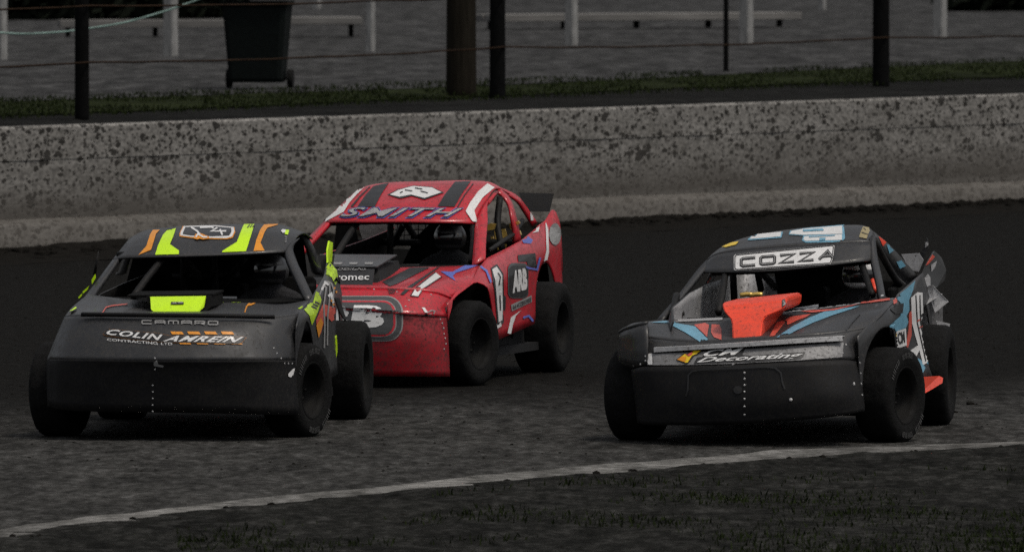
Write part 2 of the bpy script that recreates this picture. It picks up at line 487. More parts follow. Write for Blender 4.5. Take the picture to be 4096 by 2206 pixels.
def common(car, roof_z, seat_x):
    """floor pan, chassis rails, firewall, dash, steering wheel, seat of one car"""
    r = car.root
    bm = bmesh.new(); bm_box(bm, (0, 1.5, .2), (1.5, 3.3, .06)); bm_box(bm, (.6, 1.3, .27), (.08, 3.6, .1)); bm_box(bm, (-.6, 1.3, .27), (.08, 3.6, .1))
    bm_box(bm, (0, .0, .32), (1.5, .09, .09)); bm_box(bm, (0, 2.6, .33), (1.5, .12, .12)); bm_box(bm, (0, -.1, .3), (.9, .9, .15)); bm_box(bm, (0, .25, .48), (.55, .6, .4))
    bm_obj('chassis', bm, M['chassis'], r)
    bm = bmesh.new(); bm_box(bm, (0, .78, .5), (1.5, .02, .55))
    bm_obj('firewall', bm, M['inside'], r)
    bm = bmesh.new(); bm_box(bm, (seat_x, 1.98, .62), (.48, .12, .75), Matrix.Rotation(R(-12), 3, 'X')); bm_box(bm, (seat_x, 1.72, .32), (.48, .5, .1))
    bm_box(bm, (seat_x - .23, 1.86, .75), (.05, .3, .4)); bm_box(bm, (seat_x + .23, 1.86, .75), (.05, .3, .4))
    bmesh.ops.bevel(bm, geom=bm.edges[:], offset=.015, segments=1, affect='EDGES')
    bm_obj('seat', bm, M['inside'], r)
    bm = bmesh.new()
    bm_tube(bm, [Vector((seat_x, 1.17, .66)) + Vector((math.sin(a) * .17, .06 * math.cos(a), math.cos(a) * .16)) for a in [2 * math.pi * k / 20 for k in range(21)]], .014, 6, False)
    bm_tube(bm, [(seat_x, .85, .6), (seat_x, 1.17, .66)], .02, 6); bm_tube(bm, [(seat_x - .16, 1.17, .66), (seat_x + .16, 1.17, .66)], .012, 6)
    bm_obj('steering_wheel', bm, M['inside'], r, True)


# ================================================================== setting
def ground_mat(name, cols, s1, s2, stretch, rot, bump=.5, rough=1.0, spec=.03, zone=None):
    m, n, l, b = newmat(name)
    tc = N(n, 'TexCoord'); mp = N(n, 'Mapping'); l.new(tc.outputs['Object'], mp.inputs[0])
    mp.inputs['Rotation'].default_value = (0, 0, rot); mp.inputs['Scale'].default_value = stretch
    a = N(n, 'TexNoise'); a.inputs['Scale'].default_value = s1; a.inputs['Detail'].default_value = 10; a.inputs['Roughness'].default_value = .7
    c = N(n, 'TexNoise'); c.inputs['Scale'].default_value = s2; c.inputs['Detail'].default_value = 8; c.inputs['Roughness'].default_value = .7
    l.new(mp.outputs[0], a.inputs[0]); l.new(tc.outputs['Object'], c.inputs[0])
    ad = N(n, 'Math', operation='ADD'); l.new(a.outputs['Fac'], ad.inputs[0]); l.new(c.outputs['Fac'], ad.inputs[1])
    hf = N(n, 'Math', operation='MULTIPLY'); l.new(ad.outputs[0], hf.inputs[0]); hf.inputs[1].default_value = .5
    rp = ramp(n, [(.38, cols[0]), (.5, cols[1]), (.62, cols[2])]); l.new(hf.outputs[0], rp.inputs[0])
    last = rp.outputs[0]
    cn = N(n, 'TexNoise'); cn.inputs['Scale'].default_value = .55; cn.inputs['Detail'].default_value = 5; cn.inputs['Roughness'].default_value = .65; l.new(mp.outputs[0], cn.inputs[0])
    cr_ = ramp(n, [(.3, g(.55)), (.7, g(1.5))]); l.new(cn.outputs['Fac'], cr_.inputs[0])
    cm = N(n, 'Mix', data_type='RGBA', blend_type='MULTIPLY'); cm.inputs[0].default_value = 1; l.new(last, cm.inputs[6]); l.new(cr_.outputs[0], cm.inputs[7]); rp = cm; last = cm.outputs[2]
    if zone:   # damp loose clay further out, dry swept line nearer: (dark colours, y where it starts, y where it is full, slope)
        dcols, d0, d1, nrm = zone
        sp = N(n, 'VectorMath', operation='DOT_PRODUCT'); l.new(tc.outputs['Object'], sp.inputs[0]); sp.inputs[1].default_value = nrm
        w2 = N(n, 'TexNoise'); w2.inputs['Scale'].default_value = .22; w2.inputs['Detail'].default_value = 6; l.new(mp.outputs[0], w2.inputs[0])
        wm = N(n, 'Math', operation='MULTIPLY_ADD'); l.new(w2.outputs['Fac'], wm.inputs[0]); wm.inputs[1].default_value = 3.0; l.new(sp.outputs['Value'], wm.inputs[2])
        mr = N(n, 'MapRange', interpolation_type='SMOOTHSTEP'); l.new(wm.outputs[0], mr.inputs[0]); mr.inputs[1].default_value = d0; mr.inputs[2].default_value = d1
        r2 = ramp(n, [(.36, dcols[0]), (.5, dcols[1]), (.66, dcols[2])]); l.new(hf.outputs[0], r2.inputs[0])
        mx = N(n, 'Mix', data_type='RGBA'); l.new(mr.outputs[0], mx.inputs[0]); l.new(last, mx.inputs[6]); l.new(r2.outputs[0], mx.inputs[7])
        last = mx.outputs[2]
    l.new(last, b.inputs['Base Color']); b.inputs['Roughness'].default_value = rough; b.inputs['Specular IOR Level'].default_value = spec
    bp = N(n, 'Bump'); bp.inputs['Strength'].default_value = bump; bp.inputs['Distance'].default_value = .05
    l.new(hf.outputs[0], bp.inputs['Height']); l.new(bp.outputs[0], b.inputs['Normal'])
    return m
TDIR = R(-54)
M['track'] = ground_mat('track_clay', [(.012, .0118, .011), (.034, .0335, .032), (.07, .069, .068)], 2.2, 14, (4.5, 1.1, 1), 0, bump=.5,
                        zone=([(.0048, .0045, .0042), (.0075, .0072, .0066), (.012, .0115, .0105)], 48.5, 54.0, (-.32, .6, 0)))
M['infield'] = ground_mat('infield_dirt', [(.005, .0052, .0045), (.013, .013, .0118), (.034, .0335, .032)], 2.2, 14, (3.5, 1.0, 1), 0, bump=.6)
M['verge'] = ground_mat('verge_soil', [(.005, .005, .0048), (.009, .009, .0085), (.014, .014, .0135)], 2, 9, (1, 1, 1), 0)
M['gravel'] = ground_mat('gravel_yard', [(.012, .0122, .0125), (.036, .0362, .0368), (.075, .075, .0755)], 1.0, 9, (4, .7, 1), 0, bump=.5)
M['line'] = ground_mat('white_line_paint', [(.025, .0245, .023), (.11, .108, .103), (.21, .206, .2)], 1.6, 9, (2.2, .8, 1), 0)
M['soil'] = plain('dark_clay_clods', (.0085, .0078, .0068), rough=1, var=.4, scale=6, bump=.8, spec=.03)
M['grass'] = plain('grass_blades', (.013, .0185, .006), spec=.05, rough=.9, var=.5, scale=1.5, bump=0)
M['turf'] = ground_mat('turf', [(.006, .008, .003), (.012, .016, .0055), (.02, .025, .009)], 2, 10, (1, 1, 1), 0)
M['whitepost'] = plain('weathered_white_post', (.21, .21, .207), rough=.8, var=.45, scale=5, stretch=(3, 3, .7))
M['darkpost'] = plain('dark_fence_post', (.0045, .0046, .0048), rough=.9, var=.3, spec=.04)
M['brownpost'] = plain('brown_timber', (.0145, .0125, .0095), spec=.04, rough=.9, var=.45, scale=5, stretch=(6, 6, .5))
M['wire'] = plain('rusty_wire', (.022, .013, .008), spec=.05, rough=.85, var=.5, scale=3)
M['rope'] = plain('pale_green_rope', (.2, .29, .265), rough=.8, var=.5, scale=6)
M['bin'] = plain('dark_green_plastic', (.0048, .0066, .0064), spec=.06, rough=.7, var=.15)
M['plank'] = plain('weathered_plank', (.135, .131, .126), rough=.9, var=.35, scale=2, stretch=(.4, 4, 4))
M['hedge'] = plain('dark_leaves', (.006, .008, .0055), spec=.05, rough=.9, var=.4, scale=4, bump=0)

def concrete():
    m, n, l, b = newmat('mud_splattered_concrete')
    tc = N(n, 'TexCoord')
    mp = N(n, 'Mapping'); l.new(tc.outputs['Object'], mp.inputs[0])
    base = N(n, 'TexNoise'); base.inputs['Scale'].default_value = 2.2; base.inputs['Detail'].default_value = 10; base.inputs['Roughness'].default_value = .7
    mps = N(n, 'Mapping'); l.new(tc.outputs['Object'], mps.inputs[0]); mps.inputs['Scale'].default_value = (.35, 1, 1.6); l.new(mps.outputs[0], base.inputs[0])
    fine = N(n, 'TexNoise'); fine.inputs['Scale'].default_value = 26; fine.inputs['Detail'].default_value = 6; mp.inputs['Scale'].default_value = (.5, 1, 1); l.new(mp.outputs[0], fine.inputs[0])
    rp = ramp(n, [(.25, (.12, .114, .105)), (.5, (.19, .183, .172)), (.75, (.26, .25, .237))]); l.new(base.outputs['Fac'], rp.inputs[0])
    rf = ramp(n, [(.34, g(.5)), (.62, g(1.2))]); l.new(fine.outputs['Fac'], rf.inputs[0])
    m1 = N(n, 'Mix', data_type='RGBA', blend_type='MULTIPLY'); m1.inputs[0].default_value = 1; l.new(rp.outputs[0], m1.inputs[6]); l.new(rf.outputs[0], m1.inputs[7])
    # thrown mud: two sizes of splats, broken up by noise
    def splat(scale, lo, hi, seed, strn):
        o = N(n, 'Mapping'); o.inputs['Location'].default_value = (seed, seed * 2, seed * 3); l.new(tc.outputs['Object'], o.inputs[0]); o.inputs['Scale'].default_value = (.55, 1, 1)
        wn = N(n, 'TexNoise'); wn.inputs['Scale'].default_value = scale * 1.6; wn.inputs['Detail'].default_value = 3; l.new(o.outputs[0], wn.inputs[0])
        ad = N(n, 'MixRGB', blend_type='LINEAR_LIGHT') if False else N(n, 'VectorMath', operation='MULTIPLY_ADD')
        l.new(wn.outputs['Color'], ad.inputs[0]); ad.inputs[1].default_value = (.9 / scale,) * 3; l.new(o.outputs[0], ad.inputs[2])
        v = N(n, 'TexVoronoi'); v.inputs['Scale'].default_value = scale; v.inputs['Randomness'].default_value = 1; l.new(ad.outputs[0], v.inputs['Vector'])
        sz = N(n, 'SeparateColor'); l.new(v.outputs['Color'], sz.inputs[0])
        s2 = N(n, 'MapRange'); l.new(sz.outputs[0], s2.inputs[0]); s2.inputs[1].default_value = .3; s2.inputs[2].default_value = 1; s2.inputs[3].default_value = .0; s2.inputs[4].default_value = hi
        lt = N(n, 'Math', operation='SUBTRACT'); l.new(s2.outputs[0], lt.inputs[0]); l.new(v.outputs['Distance'], lt.inputs[1])
        r = ramp(n, [(.0, g(0)), (lo, g(strn))]); l.new(lt.outputs[0], r.inputs[0])
        return r
    s1 = splat(15, .05, .56, 1.3, .95); s2 = splat(26, .05, .58, 4.1, .85); s3 = splat(7, .06, .36, 7.7, .9)
    mxm = N(n, 'Math', operation='MAXIMUM'); l.new(s1.outputs[0], mxm.inputs[0]); l.new(s2.outputs[0], mxm.inputs[1])
    mx3 = N(n, 'Math', operation='MAXIMUM'); l.new(mxm.outputs[0], mx3.inputs[0]); l.new(s3.outputs[0], mx3.inputs[1])
    mm = N(n, 'Mix', data_type='RGBA'); l.new(mx3.outputs[0], mm.inputs[0]); l.new(m1.outputs[2], mm.inputs[6]); mm.inputs[7].default_value = (.018, .0165, .0145, 1)
    # general spray of dirt thickest between 0.35 and 0.6 m, where the wheels throw it
    sx = N(n, 'SeparateXYZ'); l.new(tc.outputs['Object'], sx.inputs[0])
    band = ramp(n, [(.0, g(.8)), (.245, g(.72)), (.27, g(.92)), (.36, g(.75)), (.55, g(.22)), (.8, g(.0))])
    nz = N(n, 'Math', operation='MULTIPLY_ADD'); l.new(base.outputs['Fac'], nz.inputs[0]); nz.inputs[1].default_value = .3; l.new(sx.outputs[2], nz.inputs[2])
    nz2 = N(n, 'Math', operation='MULTIPLY_ADD'); l.new(nz.outputs[0], nz2.inputs[0]); nz2.inputs[1].default_value = .78; nz2.inputs[2].default_value = -.117; l.new(nz2.outputs[0], band.inputs[0])
    bm_ = N(n, 'Mix', data_type='RGBA'); l.new(band.outputs[0], bm_.inputs[0]); l.new(mm.outputs[2], bm_.inputs[6]); bm_.inputs[7].default_value = (.07, .064, .057, 1)
    l.new(bm_.outputs[2], b.inputs['Base Color']); b.inputs['Roughness'].default_value = .9; b.inputs['Specular IOR Level'].default_value = .2
    bp = N(n, 'Bump'); bp.inputs['Strength'].default_value = .5; bp.inputs['Distance'].default_value = .03; l.new(mx3.outputs[0], bp.inputs['Height']); l.new(bp.outputs[0], b.inputs['Normal'])
    return m
M['concrete'] = concrete()

# wall line (plan)
WA = Vector((-5.14, 117.4, 0)); WB = Vector((6.0, 137.15, 0)); WD = (WB - WA).normalized(); WN = Vector((-WD.y, WD.x, 0))  # WN points away from the track (left-back)
if WN.y < 0: WN = -WN
def wl(t, off=0, z=0): return WA + WD * t + WN * off + Vector((0, 0, z))

# ground far and wide
o = mesh_obj('ground', [(-400, -60, -.06), (400, -60, -.06), (400, 900, -.06), (-400, 900, -.06)], [(0, 1, 2, 3)], M['infield']); tag(o, kind='structure')

# white pole line as a smooth curve on the ground
LP = [onz(-1500, 2330), onz(-600, 2205), onz(0, 2115), onz(600, 2040), onz(1200, 1978), onz(2048, 1893), onz(2700, 1836), onz(3300, 1795), onz(4096, 1763), onz(5200, 1732), onz(6400, 1712)]
def ext(pts, d0, d1=None):
    return [pts[0] + (pts[0] - pts[1]).normalized() * d0] + pts + [pts[-1] + (pts[-1] - pts[-2]).normalized() * (d1 or d0)]
LP = ext(LP, 26, 30)
LP = resample(LP, 520)
def line_off(i, d):
    t = (LP[min(i + 1, len(LP) - 1)] - LP[max(i - 1, 0)]).normalized(); return LP[i] + Vector((-t.y, t.x, 0)) * d
# track: fine grid with ruts, from the line out to the wall
def hz(p): 
    q = Vector((p.x * .6, p.y * 1.0, 0)); return (noise.noise(q * 1.3) * .012 + noise.noise(Vector((p.x * .5, p.y * 4, 3))) * .008)
nx, ny = 130, 300
vs, fs = [], []
for j in range(ny + 1):
    yy = 15 + (j / ny) ** .8 * 190
    for i in range(nx + 1):
        u_ = 2 * i / nx - 1; xx = 14 * u_ + 56 * u_ ** 5; p = Vector((xx, yy, 0))
        vs.append((xx, yy, hz(p) - .006))
for j in range(ny):
    for i in range(nx): k = j * (nx + 1) + i; fs.append((k, k + 1, k + nx + 2, k + nx + 1))
tag(mesh_obj('track', vs, fs, M['track'], None, True), kind='structure')
def lw(p): return .2 + .52 * max(0, min(1, (p.x + 3.2) / 6.6))      # the line is worn narrow at its near end
# painted line, ragged lower edge
vs, fs = [], []
for i in range(len(LP)):
    wv = lw(LP[i]) + .25 + .06 * noise.noise(Vector((i * .15, 0, 0)))
    a = line_off(i, .0); c = line_off(i, -wv)
    for p in (a, a.lerp(c, .5), c): vs.append((p.x, p.y, hz(p) + .006))
for i in range(len(LP) - 1):
    for k in (0, 1): fs.append((i * 3 + k, i * 3 + k + 1, i * 3 + k + 4, i * 3 + k + 3))
tag(mesh_obj('pole_line', vs, fs, M['line'], None, True), kind='structure')
_t = (LP[-1] - LP[0]).normalized(); IN = Vector((_t.y, -_t.x, 0))      # from the line in towards the infield
# infield: lumpy ground on the camera's side of the line
vs, fs = [], []; K = 90
for i in range(len(LP)):
    for k in range(K + 1):
        d = -(lw(LP[i]) + .1 * noise.noise(Vector((i * .23, 7, 0))) + .1 * noise.noise(Vector((i * .9, 2, 0)))) 
        p = line_off(i, d) + IN * (60 * (k / K) ** 2.6); e = min(1, k / 14)
        z = .012 + e * (.012 + .026 * max(0, noise.noise(Vector((p.x * 1.6, p.y * .8, 0)))) + .02 * noise.noise(Vector((p.x * 6, p.y * 3, 5))) + .012 * noise.noise(Vector((p.x * 15, p.y * 9, 5)))) - .02 * (1 - e)
        vs.append((p.x, p.y, z))
for i in range(len(LP) - 1):
    for k in range(K): a = i * (K + 1) + k; fs.append((a, a + 1, a + K + 2, a + K + 1))
tag(mesh_obj('infield', vs, fs, M['infield'], None, True), kind='structure')

def clod_mesh(name, pts, mat, lo, hi, flat=.6):
    vs, fs = [], []
    for p in pts:
        s = random.uniform(lo, hi); b = len(vs); k = 6
        vs.append((p.x, p.y, p.z + s * flat))
        for lvl, rr in ((.45, .8), (-.2, 1)):
            for i in range(k):
                a = 2 * math.pi * i / k; q = s * rr * random.uniform(.7, 1.25)
                vs.append((p.x + q * math.cos(a), p.y + q * math.sin(a), p.z + s * flat * lvl))
        for i in range(k):
            j = (i + 1) % k
            fs.append((b, b + 1 + i, b + 1 + j)); fs.append((b + 1 + i, b + 1 + k + i, b + 1 + k + j, b + 1 + j))
    return mesh_obj(name, vs, fs, mat, None, False)
pts = []
for _ in range(900):
    i = random.randrange(120, len(LP) - 120); d = -lw(LP[i]) - .1 - abs(random.gauss(0, 1.0)) * 2.2
    pts.append(line_off(i, d) + Vector((0, 0, .015)))
tag(clod_mesh('infield_clods', pts, M['soil'], .01, .03), 'loose dark clods of earth along the infield edge', 'clods', kind='stuff')
pts = []
for _ in range(1400):
    y = random.uniform(73, 118); x = random.uniform(-6, 6); pts.append(Vector((x, y, .0)))
tag(clod_mesh('track_clods', pts, M['soil'], .006, .014), 'small crumbs of clay scattered over the track', 'clods', kind='stuff')
# sparse grass on the infield, lower right
def blades(name, pts, h0, h1, mat, label, wid=.006):
    vs, fs = [], []
    for p in pts:
        a = random.uniform(0, 6.28); h = random.uniform(h0, h1); b = len(vs); u = Vector((math.cos(a), math.sin(a), 0)) * wid
        lean = Vector((random.gauss(0, .35), random.gauss(0, .35), 0)) * h
        vs += [tuple(p - u), tuple(p + u), tuple(p + lean * .4 + u * .7 + Vector((0, 0, h * .6))), tuple(p + lean * .4 - u * .7 + Vector((0, 0, h * .6))), tuple(p + lean + Vector((0, 0, h)))]
        fs += [(b, b + 1, b + 2, b + 3), (b + 3, b + 2, b + 4)]
    return tag(mesh_obj(name, vs, fs, mat), label, 'grass', kind='stuff')
pts = []
while len(pts) < 9000:
    p = onz(random.uniform(700, 4400), random.uniform(1890, 2330))
    dens = noise.noise(Vector((p.x * .9, p.y * .6, 1))) + (p.x + 1.5) * .1 - (p.y - 65) * .03
    if dens > random.random() * .8: pts.append(p + Vector((0, 0, .01)))
# keep blades clear of the line and the track
def below_line(p):
    q = min(range(len(LP)), key=lambda i: (LP[i] - p).length_squared); t = (LP[min(q + 1, len(LP) - 1)] - LP[max(q - 1, 0)]).normalized()
    return (p - LP[q]).dot(Vector((-t.y, t.x, 0))) < -.9
pts = [p for p in pts if below_line(p)]
blades('infield_grass', pts, .02, .06, M['grass'], 'sparse short grass on the dark infield in the foreground')

# concrete safety wall: three courses with open joints, and its footing
wall = empty('concrete_wall'); wall.location = wl(-45); wall.rotation_euler = (0, 0, math.atan2(WD.y, WD.x))
tag(wall, 'long grey concrete safety wall spattered with mud behind the cars', 'wall')
WLEN = 110
def course(name, z0, z1, front, back, seed, slope=0, par=wall):
    """one long course in the wall's own frame: x along, y away from the track"""
    n = 440; vs = []; fs = []; rnd = random.Random(seed)
    for i in range(n + 1):
        x = WLEN * i / n; j = lambda s=.006: noise.noise(Vector((x * 1.7, seed, 0))) * s
        prof = [(front + slope, z0), (front + .002, z1 - .02 + j()), (front + .02, z1 + j()), (back, z1 + j()), (back, z0)]
        for (y, z) in prof: vs.append((x, y + j(.01), z))
    for i in range(n):
        for k in range(4): a = i * 5 + k; fs.append((a, a + 5, a + 6, a + 1))
    fs += [(0, 1, 2, 3, 4), tuple(n * 5 + k for k in (4, 3, 2, 1, 0))]
    return mesh_obj(name, vs, fs, M['concrete'], par)
course('wall_course', .9275, 1.27, .0, .2, 1)
course('wall_course', .12, .937, .005, .2, 2)
course('wall_core', .0, 1.2, .05, .19, 3)
# footing ledge, its top dropping a little to the right
n = 440; vs, fs = [], []
for i in range(n + 1):
    x = WLEN * i / n; zt = .33 - .004 * min(30, max(0, x - 45)) + .012 * noise.noise(Vector((x * .8, 1, 1))) + .006 * noise.noise(Vector((x * 4, 1, 1)))
    for (y, z) in ((-.2, -.05), (-.16, zt - .06), (-.12, zt - .02), (.04, zt + .02)): vs.append((x, y + .012 * noise.noise(Vector((x * 1.5, z, 0))), z))
for i in range(n):
    for k in range(3): a = i * 4 + k; fs.append((a, a + 4, a + 5, a + 1))
mesh_obj('wall_footing', vs, fs, M['concrete'], wall, True)

# berm of dark loose clay thrown against the wall
vs, fs = [], []; n = 760
for i in range(n + 1):
    t = -45 + 110 * i / n; hgt = .05 + .035 * noise.noise(Vector((t * .35, 5, 0))) + .035 * noise.noise(Vector((t * 1.3, 9, 0))) + .03 * noise.noise(Vector((t * 5, 3, 0))) + .02 * noise.noise(Vector((t * 13, 3, 0)))
    hgt = max(.01, hgt + .03 * math.exp(-((t - 1.5) / 2.5) ** 2))
    for (off, f) in ((-.15, .9), (-.3, 1), (-.5, .75), (-.9, .3), (-1.8, -.1)):
        p = wl(t, off, hgt * f); vs.append(tuple(p))
for i in range(n):
    for k in range(4): a = i * 5 + k; fs.append((a, a + 5, a + 6, a + 1))
tag(mesh_obj('dirt_berm', vs, fs, M['soil'], None, False), kind='structure')
pts = []
for _ in range(1200):
    t = random.uniform(-8, 30); pts.append(wl(t, -.25 - abs(random.gauss(0, .35)), .05))
tag(clod_mesh('berm_clods', pts, M['soil'], .02, .07), 'dark clay clods heaped along the foot of the wall', 'clods', kind='stuff')

# plateau behind the wall: soil verge, turf strip, gravel yard
PZ = 1.2
e0 = [wl(-45, .19, PZ), wl(0, .19, PZ), wl(9, .19, PZ), wl(19, .19, PZ), wl(65, .19, PZ)]
def pl(px, py): return onz(px, py, PZ)
g0 = [pl(-2500, 540), pl(0, 458), pl(2048, 374), pl(4096, 300), pl(7000, 205)]
g1 = [pl(-2500, 470), pl(0, 402), pl(2048, 334), pl(4096, 240), pl(7000, 140)]
g0 = ext(g0, 18, 24); g1 = ext(g1, 18, 24)
far = [Vector((-160, 420, PZ)), Vector((-40, 430, PZ)), Vector((0, 435, PZ)), Vector((40, 440, PZ)), Vector((180, 440, PZ))]
def band(name, a, b, mat, m=10, lump=.0, dz=0):
    rows = [[p.lerp(q, k / m) for k in range(m + 1)] for p, q in zip(resample(a, 140), resample(b, 140))]
    vs = [(p.x, p.y, p.z + dz + lump * noise.noise(Vector((p.x * 1.2, p.y * .7, 2)))) for r in rows for p in r]
    fs = [(i * (m + 1) + k, (i + 1) * (m + 1) + k, (i + 1) * (m + 1) + k + 1, i * (m + 1) + k + 1) for i in range(139) for k in range(m)]
    return tag(mesh_obj(name, vs, fs, mat, None, True), kind='structure')
band('soil_verge', e0, g0, M['verge'], 14, .03, -.03)
band('turf_verge', g0, g1, M['turf'], 10, .02, -.015)
band('gravel_yard', g1, far, M['gravel'], 60, .0, -.01)
pts = []
for _ in range(12000):
    px = random.uniform(-300, 4400); u = random.random() ** .8
    a = px / 4096; y0 = 466 - 160 * a; y1 = 404 - 162 * a
    y = y0 + (y1 - y0) * random.uniform(-.18, 1.12)
    if noise.noise(Vector((px * .004, y * .03, 0))) > -.35: pts.append(pl(px, y))
blades('verge_grass', pts, .015, .05, M['grass'], 'strip of short dark green grass behind the concrete wall', .01)

# ------------------------------------------------------------------ things behind the wall
def post(name, px, py, wpx, hgt, mat, label, cat, group=None, square=True, z0=PZ, lean=0):
    p = pl(px, py); ppm = F / p.y; wd = wpx / ppm
    bm = bmesh.new()
    if square:
        bm_box(bm, (0, 0, hgt / 2 - .1), (wd, wd, hgt + .2)); bmesh.ops.subdivide_edges(bm, edges=[e for e in bm.edges if abs(e.verts[0].co.z - e.verts[1].co.z) > .1], cuts=10)
        bmesh.ops.bevel(bm, geom=[e for e in bm.edges if abs(e.verts[0].co.z - e.verts[1].co.z) > .02], offset=wd * .12, segments=1, affect='EDGES')
        for v in bm.verts: v.co.x += .006 * noise.noise(v.co * 3 + Vector((px, 0, 0))); v.co.y += .006 * noise.noise(v.co * 3 + Vector((0, px, 0)))
    else:
        bm_tube(bm, [(0.01 * noise.noise(Vector((px, k, 0))), 0, -.2 + (hgt + .2) * k / 12) for k in range(13)], [wd / 2 * (1.06 - .01 * k) for k in range(13)], 14)
        bmesh.ops.recalc_face_normals(bm, faces=bm.faces)
    o = bm_obj(name, bm, mat, None, not square); o.location = p; o.rotation_euler = (0, R(lean), R(60) if square else 0)
    return tag(o, label, cat, group)
fg = 'dark posts of the wire fence'
post('fence_post', 328, 468, 56, 2.6, M['darkpost'], 'dark round fence post nearest the left edge, crossing the green rope', 'post', fg, False)
post('fence_post', 1990, 388, 62, 2.6, M['darkpost'], 'dark fence post at the middle, right beside the brown timber pole', 'post', fg, False)
post('fence_post', 3524, 336, 66, 2.6, M['darkpost'], 'dark fence post at the right, above the grey car with blue stripes', 'post', fg, False)
post('timber_pole', 1845, 377, 116, 3.2, M['brownpost'], 'thick brown timber pole standing in the grass behind the wall', 'pole', None, False)
post('steel_stake', 2904, 283, 20, 2.2, M['darkpost'], 'thin dark stake between two white posts', 'stake', None, False)
wg = 'white posts in the yard'
for (px, py, wp, lab) in ((2, 236, 44, 'white post cut by the left edge of the picture'), (683, 222, 46, 'white post behind the drooping green rope'),
                          (1482, 204, 30, 'thin dim white post just right of the wheeled bin'), (2285, 178, 42, 'white post right of the middle dark fence post'),
                          (2985, 172, 44, 'white post right of the thin dark stake'), (3760, 148, 44, 'white post right of the last dark fence post'),
                          (1268, 32, 26, 'small far white post above the bench beside the bin'), (3290, 38, 22, 'small far white post beyond the long bench')):
    post('white_post', px, py, wp, 2.2, M['whitepost'], lab, 'post', wg)
# fence wires strung from post to post
fp = [pl(328, 468), pl(1990, 388), pl(3524, 336)]
fd = (fp[2] - fp[0]).normalized()
chain = [fp[0] - fd * 24, fp[0] - fd * 12, fp[0], fp[1], fp[2], fp[2] + fd * 12, fp[2] + fd * 24]
def wire(z, sag, label):
    pts = []
    for a, b in zip(chain, chain[1:]):
        for k in range(24):
            u = k / 24; p = a.lerp(b, u); p.z = z - sag * 4 * u * (1 - u) + .014 * noise.noise(Vector((p.x * 2, z, 0))); p = p + Vector((.08, -.06, 0)); pts.append(p)
    return tag(tube('fence_wire', pts, .011, M['wire'], None, 5), label, 'wire', 'rusty wires of the fence')
wire(1.79, .035, 'lower rusty fence wire running across behind the wall')
wire(2.40, .03, 'upper rusty fence wire at the top left of the picture')
rp_ = [ony(px, py, 135) for (px, py) in ((-140, 119), (0, 131), (99, 136), (238, 129), (330, 118), (497, 91), (652, 48), (723, 24), (795, -2), (900, -45))]
tag(tube('rope', resample(rp_, 60), .013, M['rope'], None, 6), 'pale green rope drooping at the top left', 'rope')

# wheeled bin
bp_ = pl(1030, 352); bin_ = empty('wheeled_bin'); bin_.location = bp_; bin_.rotation_euler = (0, 0, R(-6))
tag(bin_, 'tall dark green plastic wheeled bin standing in the yard', 'bin')
bm = bmesh.new(); wb, wt, db, dt, h0, h1 = .66, .8, .62, .74, .07, 1.08
prof = [(wb * .93, db * .93, h0), (wb, db, h0 + .05), (wb * 1.0 + .02, db + .02, .3), (wt, dt, h1 - .06), (wt + .05, dt + .05, h1 - .055), (wt + .05, dt + .05, h1)]
rings = [[bm.verts.new((sx * a / 2, sy * b / 2, z)) for sx, sy in ((-1, -.85), (-.85, -1), (.85, -1), (1, -.85), (1, .85), (.85, 1), (-.85, 1), (-1, .85))] for a, b, z in prof]
for a, b in zip(rings, rings[1:]):
    for k in range(8): bm.faces.new((a[k], a[(k + 1) % 8], b[(k + 1) % 8], b[k]))
bm.faces.new(rings[0][::-1]); bm.faces.new(rings[-1])
bm_obj('bin_body', bm, M['bin'], bin_)
bm = bmesh.new(); bm_box(bm, (0, -.02, h1 + .045), (.88, .86, .05)); bm_box(bm, (0, .0, h1 + .08), (.6, .6, .04)); bmesh.ops.bevel(bm, geom=bm.edges[:], offset=.02, segments=2, affect='EDGES')
bm_obj('lid', bm, M['bin'], bin_)
for sx in (-.37, .4):
    bm = bmesh.new(); bmesh.ops.create_cone(bm, cap_ends=True, segments=20, radius1=.12, radius2=.12, depth=.07, matrix=Matrix.Translation((sx, .12, .115)) @ Matrix.Rotation(R(90), 4, 'Y'))
    bmesh.ops.bevel(bm, geom=bm.edges[:], offset=.012, segments=1, affect='EDGES'); bm_obj('wheel', bm, M['tyre'], bin_)
bm = bmesh.new(); bm_tube(bm, [(-.4, .12, .115), (.43, .12, .115)], .014, 8); bm_obj('axle', bm, M['chassis'], bin_)
bm = bmesh.new(); bm_tube(bm, [(-.3, .42, 1.0), (-.3, .5, 1.02), (.3, .5, 1.02), (.3, .42, 1.0)], .018, 8); bm_obj('handle', bm, M['bin'], bin_)

# low plank benches
def bench(a, b, hgt, dep, label, planks=2):
    pa, pb = pl(*a), pl(*b); d = (pb - pa); L = d.length
    e = empty('bench'); e.location = pa; e.rotation_euler = (0, 0, math.atan2(d.y, d.x)); tag(e, label, 'bench', 'low plank benches')
    for k in range(planks):
        bm = bmesh.new(); bm_box(bm, (L / 2, dep * (k + .5) / planks, hgt), (L, dep / planks - .03, .13)); bmesh.ops.bevel(bm, geom=bm.edges[:], offset=.01, segments=1, affect='EDGES'); bm_obj('plank', bm, M['plank'], e)
    for k in range(max(2, int(L / 1.6) + 1)):
        x = .15 + (L - .3) * k / max(1, int(L / 1.6)); bm = bmesh.new(); bm_box(bm, (x, dep / 2, hgt / 2 - .03), (.08, .08, hgt - .06)); bm_obj('leg', bm, M['darkpost'], e)
bench((240, 148), (1010, 147), .22, .5, 'pale low plank bench left of the wheeled bin')
bench((1090, 148), (1450, 147.5), .27, .9, 'short pale plank bench just right of the wheeled bin')
bench((2000, 118), (3210, 108), .2, 1.0, 'long pale plank bench behind the white posts at upper right')

